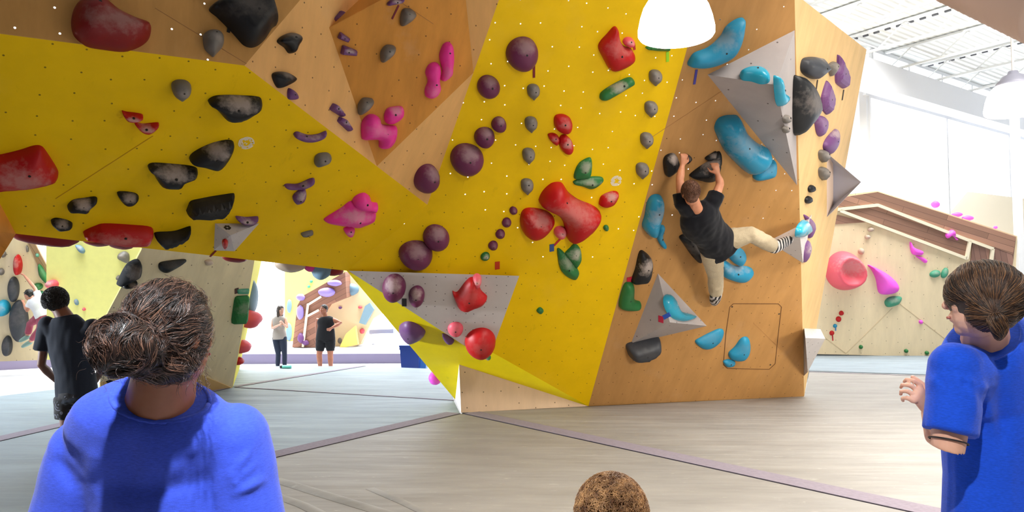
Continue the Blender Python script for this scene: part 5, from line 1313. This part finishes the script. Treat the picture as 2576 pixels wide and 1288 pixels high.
# ---- man in the blue T-shirt, seen from behind, curly hair tied in a bun
SKD = (150, 92, 62)
BLUE1 = cloth('jersey_blue', (58, 82, 202)); BLUE2 = cloth('jersey_royal', (24, 78, 210))
Hm = at(432, 846, 1.70)
lookm = Vector((.40, .9, .12))
def bun_hair(rt_, c, R3, k):
    md = hair_mat('hair_auburn', (20, 12, 10), (42, 27, 21), .42, 20); mm_ = hair_mat('hair_auburn_mid', (40, 25, 19), (70, 46, 35), .38, 20); ml = hair_mat('hair_auburn_light', (86, 58, 44), (140, 102, 82), .34, 20)
    cc = at(420, 826, 1.70); bun = at(303, 868, 1.55)
    bm = bmesh.new()
    ball(bm, cc, (.092, .106, .112), R3, 24); ball(bm, at(405, 905, 1.67), (.066, .055, .05), None, 16)
    ball(bm, bun, (.062, .056, .064), None, 20); ball(bm, at(350, 880, 1.61), (.06, .06, .055), None, 16); ball(bm, at(445, 915, 1.675), (.045, .04, .04), None, 12)
    cap = fused('hair', bm, md, rt_, .006, 3, lambda co, nn: co+nn*(.004*noise.noise(co*40)))
    tie = at(352, 872, 1.60); ax = (bun-tie).normalized()
    def field(p, nn):
        if (p-bun).length < .082 and (p-tie).length > .035:
            return ax.cross(p-bun)*9+(Vector((noise.noise(p*22), noise.noise(p*22+Vector((9, 0, 0))), noise.noise(p*22+Vector((0, 9, 0))))))*1.5
        return tie-p
    loc = lambda p: R3.inverted() @ (p-Hm)
    sk = lambda p: (lambda l: l.y > .06 and l.z < .07)(loc(p))
    flow_hair(cap, field, 6500, 16, .008, .006, .00055, [md, mm_, ml], rt_, 3, .42, 26, sk)
    flow_hair(cap, field, 1500, 12, .006, .013, .00035, [mm_, ml], rt_, 5, 1.3, 45, sk, 'hair_wisps')
    rnd = random.Random(4); paths = []
    for i in range(210):
        if i < 90: a0 = rnd.random()*6.28; base = cc+Vector((math.cos(a0)*.088, -.02+rnd.uniform(-.05, .04), math.sin(a0)*.102)); dr = (base-cc).normalized(); ln = rnd.uniform(.008, .022)
        elif i < 160: base = at(rnd.uniform(455, 522), rnd.uniform(870, 965), 1.66+rnd.uniform(-.03, .05)); dr = Vector((rnd.uniform(-.1, .6), -.3, rnd.uniform(-1, -.2))).normalized(); ln = rnd.uniform(.015, .04)
        else: base = bun+Vector((rnd.uniform(-.055, .03), rnd.uniform(-.05, .02), rnd.uniform(-.06, .05))); dr = (base-bun).normalized(); ln = rnd.uniform(.008, .03)
        t1 = dr.orthogonal().normalized(); t2 = dr.cross(t1); ph = rnd.random()*6; cr = rnd.uniform(.002, .006); pts = []; sp_ = rnd.uniform(.4, .7)
        for j in range(12):
            a = ph+j*sp_; pts.append(base+dr*ln*j/11+(t1*math.cos(a)+t2*math.sin(a))*cr*(.3+j/11)+Vector((0, 0, -.010))*(j/11)**2)
        paths.append(pts)
    strands('hair_frizz', paths, .0004, mm_, rt_)
jm = dict(head=Hm, neck=at(404, 1006, 1.79), chest=at(398, 1150, 1.90), pelvis=Vector((-.84, 1.93, .74)),
          sl=at(218, 1138, 1.88), el=at(140, 1420, 1.92), wl=Vector((-1.06, 2.0, .56)), sr=at(590, 1106, 1.90), er=at(640, 1410, 1.94), wr=Vector((-.66, 2.02, .56)),
          hl=Vector((-.94, 1.93, .70)), kl=Vector((-.95, 1.95, .26)), al=Vector((-.95, 1.93, -.17)), hr=Vector((-.74, 1.93, .70)), kr=Vector((-.73, 1.95, .26)), ar=Vector((-.73, 1.93, -.17)))
cre = [(at(585, 1195, 1.79), at(650, 1110, 1.80), .010, .012), (at(592, 1215, 1.79), at(668, 1150, 1.80), .010, .014), (at(596, 1240, 1.79), at(676, 1200, 1.82), .011, .010),
       (at(482, 1165, 1.72), at(478, 1310, 1.72), .013, -.018), (at(530, 1150, 1.72), at(520, 1310, 1.72), .012, .016), (at(440, 1180, 1.72), at(430, 1310, 1.72), .014, .016), (at(560, 1180, 1.74), at(556, 1310, 1.74), .011, -.014), (at(395, 1200, 1.72), at(385, 1310, 1.72), .013, -.014),
       (at(150, 1160, 1.8), at(190, 1250, 1.76), .014, -.012), (at(230, 1160, 1.74), at(215, 1300, 1.74), .02, .010), (at(320, 1110, 1.72), at(300, 1300, 1.72), .03, -.010)]
def man_extra(rt_, J):
    pass
person(jm, 'curly haired man with a bun in a bright blue T-shirt, watching with his back turned', 1.0, SKD, bun_hair, wid=(1.22, 1.2, 1.1), top=('t_shirt', BLUE1), bottom=('shorts', cloth('shorts_grey', (70, 72, 80)), .9, .03), shoe=mat('shoe_dark', (40, 40, 44)),
       voxel=.0075, neckw=1.25, look=lookm, sleeve=.75, hem=.1, arms=1.25, grow=.018, sleeve_grow=.028, topfn=wrinkle(.005, 7, (1, 1, .3), 3, cre), extra=man_extra, base=(-.84, 1.93, FL), smooth=7)

# ---- woman in the royal blue T-shirt at the right
Hw = at(2476, 756, 2.02)
def pony_hair(rt_, c, R3, k):
    md = hair_mat('hair_brown_dark', (34, 22, 18), (58, 38, 28), .5, 14); mm_ = hair_mat('hair_brown', (74, 48, 32), (104, 70, 46), .48, 14); ml = hair_mat('hair_brown_light', (112, 78, 50), (146, 104, 66), .46, 14)
    cc = at(2482, 740, 2.02); tie = at(2500, 790, 1.95)
    bm = bmesh.new(); ball(bm, at(2480, 742, 2.025), (.084, .100, .094), R3, 24); ball(bm, at(2492, 785, 1.99), (.064, .06, .05), None, 18)
    cap = fused('hair', bm, md, rt_, .006, 3, lambda co, nn: co+nn*.0025*noise.noise(co*40))
    loc = lambda p: R3.inverted() @ (p-Hw)
    sk = lambda p: (lambda l: l.y > .035 and l.z < .035)(loc(p))
    flow_hair(cap, lambda p, nn: tie-p if (tie-p).length > .014 else None, 6500, 17, .008, .005, .0006, [md, mm_, ml], rt_, 9, .14, 14, sk)
    bm = bmesh.new(); tube(bm, [tie+Vector((0, .012, .004)), at(2508, 806, 1.935), at(2514, 826, 1.932), at(2512, 846, 1.94)], [.012, .019, .017, .007]); pt = fused('ponytail', bm, md, rt_, .004, 2)
    flow_hair(pt, lambda p, nn: Vector((.05, 0, -1)), 1300, 11, .007, .006, .0006, [md, mm_, ml], rt_, 12, .2, 20, None, 'ponytail_strands')
    bm = bmesh.new(); tc = tie+Vector((.003, -.008, -.008)); tube(bm, [tc+Vector((math.cos(a)*.014, math.sin(a)*.010, math.sin(a)*.006)) for a in [i_*math.pi/8 for i_ in range(17)]], [.004]*17, seg=8, caps=False); child_of(bm_obj('hair_tie', bm, mat('tie_brown', (60, 36, 24), .7), smooth=True), rt_)
jw = dict(head=Hw, neck=at(2478, 858, 2.10), chest=at(2505, 985, 2.20), pelvis=Vector((1.44, 2.2, .73)),
          sl=at(2404, 928, 2.04), el=at(2384, 1130, 2.0), wl=at(2344, 1034, 2.12), sr=Vector((1.66, 2.33, 1.24)), er=Vector((1.62, 2.52, 1.0)), wr=at(2372, 1022, 2.26),
          hl=Vector((1.36, 2.16, .70)), kl=Vector((1.36, 2.2, .25)), al=Vector((1.36, 2.2, -.17)), hr=Vector((1.52, 2.26, .70)), kr=Vector((1.52, 2.3, .25)), ar=Vector((1.52, 2.3, -.17)))
cw = [(at(2440, 960, 2.0), at(2450, 1060, 2.0), .012, .012), (at(2425, 965, 1.97), at(2470, 1020, 2.0), .010, -.014), (at(2475, 975, 2.05), at(2500, 1100, 2.05), .014, .012), (at(2520, 960, 2.05), at(2530, 1150, 2.05), .018, -.012),
      (at(2350, 960, 1.97), at(2345, 1080, 1.9), .012, .010), (at(2372, 960, 1.95), at(2362, 1085, 1.87), .012, -.012), (at(2420, 1160, 2.05), at(2460, 1260, 2.05), .02, -.012)]
def woman_extra(rt_, J):
    bm = bmesh.new(); c = J['el'].lerp(J['sl'], .1); d = (J['sl']-J['el']).normalized(); s = d.orthogonal().normalized(); f = d.cross(s); pts = []
    for i in range(25):
        a = i/24*2*math.pi; pts.append(c+(s*math.cos(a)+f*math.sin(a))*.047)
    tube(bm, pts, [.0022]*25, seg=8, caps=False); child_of(bm_obj('arm_band', bm, mat('band_dark', (34, 28, 30), .6), smooth=True), rt_)
def fingdir(a, b, Ya, Yb): return at(*b, Yb)-at(*a, Ya)
person(jw, 'woman with a low ponytail in a royal blue T-shirt, hands held together before her', .98, (226, 176, 152), pony_hair, wid=(1.05, 1.15, 1.12), top=('t_shirt', BLUE2), bottom=('trousers', cloth('trousers_olive', (74, 78, 66)), 1.9, .02), shoe=mat('shoe_dark', (40, 40, 44)),
       voxel=.0038, headk=.93, look=(-.75, .66, .05), sleeve=.8, hem=.16, grow=.03, sleeve_grow=.014, sleeve_flare=.006, arms=1.12, hand_k=.86, topfn=wrinkle(.006, 8, (1, 1, .3), 8, cw), extra=woman_extra, base=(1.44, 2.2, FL), smooth=2,
       hands=dict(l=(fingdir((2344, 1034), (2304, 985), 2.12, 2.10), Vector((.25, -.9, .35)), .85), r=(fingdir((2372, 1022), (2318, 962), 2.26, 2.14), Vector((-.3, .8, .45)), .75)))

# ---- child at the bottom edge
Hc = at(1538, 1298, 2.2)
jc = dict(head=Hc, neck=Hc+Vector((0, 0, -.16)), chest=Hc+Vector((0, .01, -.28)), pelvis=Hc+Vector((0, .02, -.52)),
          sl=Hc+Vector((-.12, 0, -.22)), el=Hc+Vector((-.15, .02, -.4)), wl=Hc+Vector((-.13, .12, -.5)), sr=Hc+Vector((.12, 0, -.22)), er=Hc+Vector((.15, .02, -.4)), wr=Hc+Vector((.13, .12, -.5)),
          hl=Hc+Vector((-.06, .02, -.55)), kl=Hc+Vector((-.06, .04, -.8)), hr=Hc+Vector((.06, .02, -.55)), kr=Hc+Vector((.06, .04, -.8)))
jc['al'] = Vector((jc['kl'].x, jc['kl'].y, FL+.07)); jc['ar'] = Vector((jc['kr'].x, jc['kr'].y, FL+.07))
HC1 = hair_mat('hair_golden_curls', (112, 70, 38), (214, 164, 108), .4, 30)
person(jc, 'child with golden brown curls, only the crown of the head in view at the bottom', .8, (222, 180, 156), short_hair(HC1, 1.2, n=2200, curl_r=.034, strand_r=.0013), top=('t_shirt', cloth('child_shirt', (180, 60, 60))), bottom=('shorts', cloth('child_shorts', (50, 60, 90)), .8, .015),
       voxel=.012, look=(.1, 1, .1), face=True, base=(Hc.x, Hc.y+.03, FL))

# ---- dark haired man at the left
Yd = 6.6
Hd = at(140, 760, Yd)
def dk(x, y, dY=0): return at(x, y, Yd+dY)
jd = dict(head=Hd, neck=dk(164, 800, .0), chest=dk(178, 880, 0), pelvis=dk(194, 990, 0), sl=dk(118, 818), el=dk(104, 918, .02), wl=dk(142, 958, .2), sr=dk(232, 824), er=dk(262, 915, .05), wr=dk(240, 960, .22),
          hl=dk(172, 1000), kl=dk(168, 1085), al=dk(168, 1150), hr=dk(222, 1000), kr=dk(224, 1085), ar=dk(226, 1150))
gz = .07
for a in ('al', 'ar'): jd[a] = Vector((jd[a].x, jd[a].y, gz))
FLR = None
def flower_cloth():
    t = NT('floral_black'); tc = t.n('ShaderNodeTexCoord').outputs['Object']
    v = t.n('ShaderNodeTexVoronoi', ins={'Vector': tc, 'Scale': 11.0}); w = t.math('SINE', t.math('MULTIPLY', v.outputs['Distance'], 26.0))
    n_ = t.n('ShaderNodeTexNoise', ins={'Vector': tc, 'Scale': 9.0}).outputs[0]
    m = t.math('MULTIPLY', t.math('GREATER_THAN', w, .55), t.math('GREATER_THAN', n_, .5))
    base = t.mix(m, srgb(16, 16, 24), srgb(110, 116, 136)); b = t.n('ShaderNodeBsdfPrincipled', ins={'Base Color': base, 'Roughness': .8}); t.link(b.outputs[0], t.out.inputs[0]); return t.m
person(jd, 'dark haired man in a navy T-shirt and black floral shorts, back turned at the left', .93, (112, 72, 54), short_hair(hair_mat('hair_black', (10, 9, 10), (30, 26, 26), .5), 1.16, n=1300, curl_r=.012, strand_r=.0022), wid=(1.12, 1.12, 1.05),
       top=('t_shirt', cloth('jersey_navy', (26, 34, 48))), bottom=('shorts', flower_cloth(), .62, .03), shoe=mat('shoe_dark', (40, 40, 44)), voxel=.011, neckw=1.25, look=(-.35, .95, .1), sleeve=.62, hem=.07, grow=.02, sleeve_grow=.03, topfn=wrinkle(.008, 9, (1, 1, .4), 5), base=(jd['pelvis'].x, jd['pelvis'].y, 0))

# ---- the climber
def rp_(x, y, off): return hit(x, y, RIGp, off)
hc = rp_(1738, 487, .50)
jk = dict(head=hc, neck=rp_(1752, 528, .44), chest=rp_(1764, 560, .40), pelvis=rp_(1806, 612, .36),
          sl=rp_(1716, 512, .42), el=rp_(1710, 452, .26), wl=rp_(1716, 418, .16), sr=rp_(1796, 505, .38), er=rp_(1812, 462, .26), wr=rp_(1806, 440, .20),
          hl=rp_(1790, 630, .36), kl=rp_(1800, 690, .30), al=rp_(1801, 742, .26), hr=rp_(1826, 606, .34), kr=rp_(1890, 590, .44), ar=rp_(1950, 622, .36),
          tl=rp_(1797, 760, .08), tr=rp_(1984, 604, .26))
kk = 1.12
def shoe_stripes(name):
    t = NT(name); tc = t.n('ShaderNodeTexCoord').outputs['Object']
    w = t.n('ShaderNodeTexWave', ins={'Vector': tc, 'Scale': 7.0, 'Distortion': 5.0}); base = t.ramp(w.outputs['Fac'], [(.45, srgb(24, 24, 28)), (.55, srgb(206, 200, 196))])
    b = t.n('ShaderNodeBsdfPrincipled', ins={'Base Color': base, 'Roughness': .6}); t.link(b.outputs[0], t.out.inputs[0]); return t.m
upk = (jk['head']-jk['neck'])
person(jk, 'climber in a black T-shirt and khaki trousers hanging from two black holds', kk, (204, 140, 106), short_hair(hair_mat('hair_cropped', (66, 38, 24), (112, 68, 40), .7, 120), 1.03, n=900, curl_r=.004, strand_r=.0014), wid=(1.05, 1.05, 1.0),
       top=('t_shirt', cloth('jersey_black', (10, 11, 19))), bottom=('trousers', cloth('khaki', (182, 166, 138)), 1.88, .03), shoe=shoe_stripes('shoe_striped'), voxel=.012, look=(.12, .95, .22), headup=(-.1, 0, 1), sleeve=.42, hem=.13, grow=.032, sleeve_grow=.03,
       hands=dict(l=(rp_(1722, 392, .12)-jk['wl'], RIGp[1], .9), r=(rp_(1800, 418, .15)-jk['wr'], RIGp[1], .8)), topfn=wrinkle(.010, 9, (1, 1, .5), 2), base=jk['pelvis'], hand_k=1.0, shoek=1.22)

# ---- two women beyond the mats
def wm(Y): return lambda x, y, d=0: at(x, y, Y+d)
q = wm(17.0)
def long_hair(m):
    def tf(bm, L, R3, k):
        tube(bm, [L(0, -.06, .02), L(-.03, -.07, -.1), L(-.02, -.06, -.22), L(.02, -.02, -.32)], [.075*k, .075*k, .06*k, .02*k])
        tube(bm, [L(.06, 0, .02), L(.075, .01, -.1), L(.07, .03, -.26)], [.03*k, .035*k, .02*k])
    return short_hair(m, 1.06, tuft=tf)
j1 = dict(head=q(706, 781), neck=q(702, 796), chest=q(702, 812), pelvis=q(703, 846), sl=q(687, 803), el=q(685, 826, -.05), wl=q(703, 817, -.28), sr=q(719, 803), er=q(722, 824, -.1), wr=q(712, 814, -.3),
          hl=q(694, 849), kl=q(700, 892, -.1), al=q(698, 936), hr=q(712, 849), kr=q(716, 892, -.1), ar=q(716, 936))
for a in ('al', 'ar'): j1[a].z = FL+.07
person(j1, 'woman with long dark hair in a grey tank top and dark leggings, hands together', .95, (206, 160, 138), long_hair(hair_mat('hair_dark_brown', (40, 32, 30), (74, 60, 52), .5)), wid=(.88, .86, .95), top=('tank_top', cloth('tank_grey', (160, 152, 146))), bottom=('leggings', cloth('leggings_navy', (40, 48, 66)), 1.92, .006),
       shoe=mat('shoe_dark', (40, 40, 44)), voxel=.012, look=(.75, -.65, 0), sleeve=0, hem=.07, grow=.016, arms=.85, legs=.95, base=(j1['pelvis'].x, j1['pelvis'].y, FL))
q = wm(16.8)
j2 = dict(head=q(814, 779), neck=q(818, 797), chest=q(820, 812), pelvis=q(819, 850), sl=q(799, 805), el=q(798, 830, .08), wl=q(802, 850, .1), sr=q(839, 805), er=q(857, 813, -.02), wr=q(836, 824, -.16),
          hl=q(808, 856), kl=q(803, 893), al=q(806, 936), hr=q(831, 856), kr=q(831, 893), ar=q(832, 936))
for a in ('al', 'ar'): j2[a].z = FL+.07
def back_bun(bm, L, R3, k): ball(bm, L(.02, -.1, .03), (.04*k, .04*k, .04*k), None, 10)
person(j2, 'woman in a black sleeveless romper with one hand on her hip', .98, (176, 116, 92), short_hair(hair_mat('hair_black', (10, 9, 10), (30, 26, 26), .5), 1.03, tuft=back_bun), wid=(1.16, 1.4, 1.32), top=('romper_top', cloth('romper_black', (30, 31, 36))), bottom=('romper_shorts', cloth('romper_black', (30, 31, 36)), .72, .012),
       shoe=mat('shoe_dark', (40, 40, 44)), voxel=.012, look=(-.45, -.88, .05), sleeve=0, hem=.05, grow=.01, arms=1.15, legs=1.2, base=(j2['pelvis'].x, j2['pelvis'].y, FL), flat=1.2)

# ---- far climber on the left wall
q = wm(15.3)
j3 = dict(head=q(72, 742), neck=q(84, 752), chest=q(94, 766), pelvis=q(106, 793), sl=q(78, 760), el=q(68, 782), wl=q(60, 764, .2), sr=q(98, 750), er=q(88, 725, .1), wr=q(62, 694, .35),
          hl=q(102, 795), kl=q(76, 815, .1), al=q(68, 848, .15), hr=q(108, 797), kr=q(100, 828, -.05), ar=q(74, 862, .1))
person(j3, 'far climber in a white T-shirt and maroon trousers reaching up to the red oval hold', .95, (196, 138, 112), short_hair(hair_mat('hair_black', (10, 9, 10), (30, 26, 26), .5), 1.03), wid=(.95, .95, .9), top=('t_shirt', cloth('jersey_white', (226, 226, 230))), bottom=('trousers', cloth('trousers_maroon', (156, 74, 92)), 1.75, .015),
       shoe=mat('shoe_mint', (120, 150, 140)), voxel=.014, look=(-.8, .2, -.25), sleeve=.6, hem=.04, base=j3['pelvis'])
# ================================================================= camera and light
cd = bpy.data.cameras.new('camera'); cam = bpy.data.objects.new('camera', cd); col.objects.link(cam)
cd.sensor_width = 36; cd.lens = FPX/2576*36; cam.location = EYE; cam.rotation_euler = (math.pi/2+PITCH, 0, 0); cd.clip_start = .05
scn.camera = cam
def area(name, loc, target, size, power, colr, shape='RECTANGLE', spread=None):
    ld = bpy.data.lights.new(name, 'AREA'); ld.shape = shape; ld.size = size[0]; ld.size_y = size[1]; ld.energy = power; ld.color = colr
    if spread: ld.spread = spread
    o = bpy.data.objects.new(name, ld); col.objects.link(o); o.location = loc
    o.rotation_euler = (Vector(target)-Vector(loc)).to_track_quat('-Z', 'Y').to_euler(); return o
area('skylight_back_hall', (-6, 23, HC-.05), (-6, 23, 0), (14, 9), 3400, (.95, .98, 1), spread=1.9)  # added area light that overexposes the back hall, no skylight built
area('window_left', (-23.5, 4.5, 2.4), (-1.2, 9.6, .9), (6, 3), 340, (.86, .93, 1), spread=.5)  # added side fill for the lime underside and grey wedge, no window there
area('skylight_side_hall', (9.5, 16, HC-.05), (9.5, 16, 0), (6, 6), 1050, (1, .99, .97), spread=2.2)  # unseen ceiling fill added to brighten the far right hall
area('skylight_tunnel', (-8, 13, HC-.05), (-8, 13, 0), (5, 5), 450, (.85, .93, 1), spread=1.6)  # extra cool light added above the tunnel, no opening in the ceiling
area('window_behind', (7, -11.8, 3.2), (3.2, 10, 1.2), (7, 3), 190, (1, .95, .86), spread=.55)  # narrow fill added behind the camera, aimed at the plywood panel
def spot(name, loc, target, power, ang, colr, label, rad=.07):
    loc = Vector(loc); rt_ = empty('spotlight', loc); tag(rt_, label, 'spotlight')
    q = (Vector(target)-loc).to_track_quat('-Z', 'Y')
    bm = bmesh.new(); loft_bm(bm, [(Vector((0,0,z)), r, r, (1,0,0), (0,1,0)) for z, r in ((.22,.05),(.2,.075),(.02,.085),(.02,.078),(.06,.07))], 20)
    h = bm_obj('lamp_housing', bm, mat('housing_white', (225, 225, 225), .4), rt_, smooth=True); h.rotation_euler = q.to_euler()
    bm = bmesh.new(); loft_bm(bm, [(Vector((0,0,.1)), .012, .012, (1,0,0), (0,1,0)), (Vector((0,0,HC-loc.z-.02)), .012, .012, (1,0,0), (0,1,0))], 8); bm_obj('rod', bm, mat('housing_white', (225, 225, 225), .4), rt_)
    ld = bpy.data.lights.new(name, 'SPOT'); ld.energy = power; ld.spot_size = ang; ld.spot_blend = .35; ld.shadow_soft_size = rad; ld.color = colr
    o = bpy.data.objects.new(name, ld); col.objects.link(o); o.parent = rt_; o.rotation_euler = q.to_euler(); return rt_
spot('spot_a', (.05, -.75, 5.1), (-.85, 1.75, 1.1), 2600, .5, (.92, .95, 1), 'ceiling spotlight aimed at the man in blue')
spot('spot_b', (-.6, -1.2, 4.6), (1.5, 2.1, 1.1), 900, .5, (1, .98, .95), 'ceiling spotlight aimed at the woman in the royal blue shirt')
pendant(Vector((4.6, 2.4, 4.6)), .24, 'white pendant lamp above the woman in the royal blue shirt', 50)
pendant(Vector((5.2, 5.0, 5.2)), .24, 'white pendant lamp above the front crash mat', 38)  # lamp out of view, added for more light on the wall
area('lamp_row_front', (4.6, 3.6, 6.4), (3.8, 6, 0), (3, 3), 245, (1, .94, .86), spread=1.75)  # added overhead fill for the front, without any lamp body
w = bpy.data.worlds.new('world'); scn.world = w; w.use_nodes = True
w.node_tree.nodes['Background'].inputs[0].default_value = (.8, .9, 1, 1); w.node_tree.nodes['Background'].inputs[1].default_value = .3
scn.view_settings.view_transform = 'Standard'; scn.view_settings.look = 'None'; scn.view_settings.gamma = 1; scn.view_settings.use_curve_mapping = False
scn.view_settings.exposure = 0.0

scn.cycles.max_bounces = 7; scn.cycles.diffuse_bounces = 4; scn.cycles.glossy_bounces = 2; scn.cycles.transmission_bounces = 2; scn.cycles.transparent_max_bounces = 6
scn.cycles.adaptive_threshold = .02
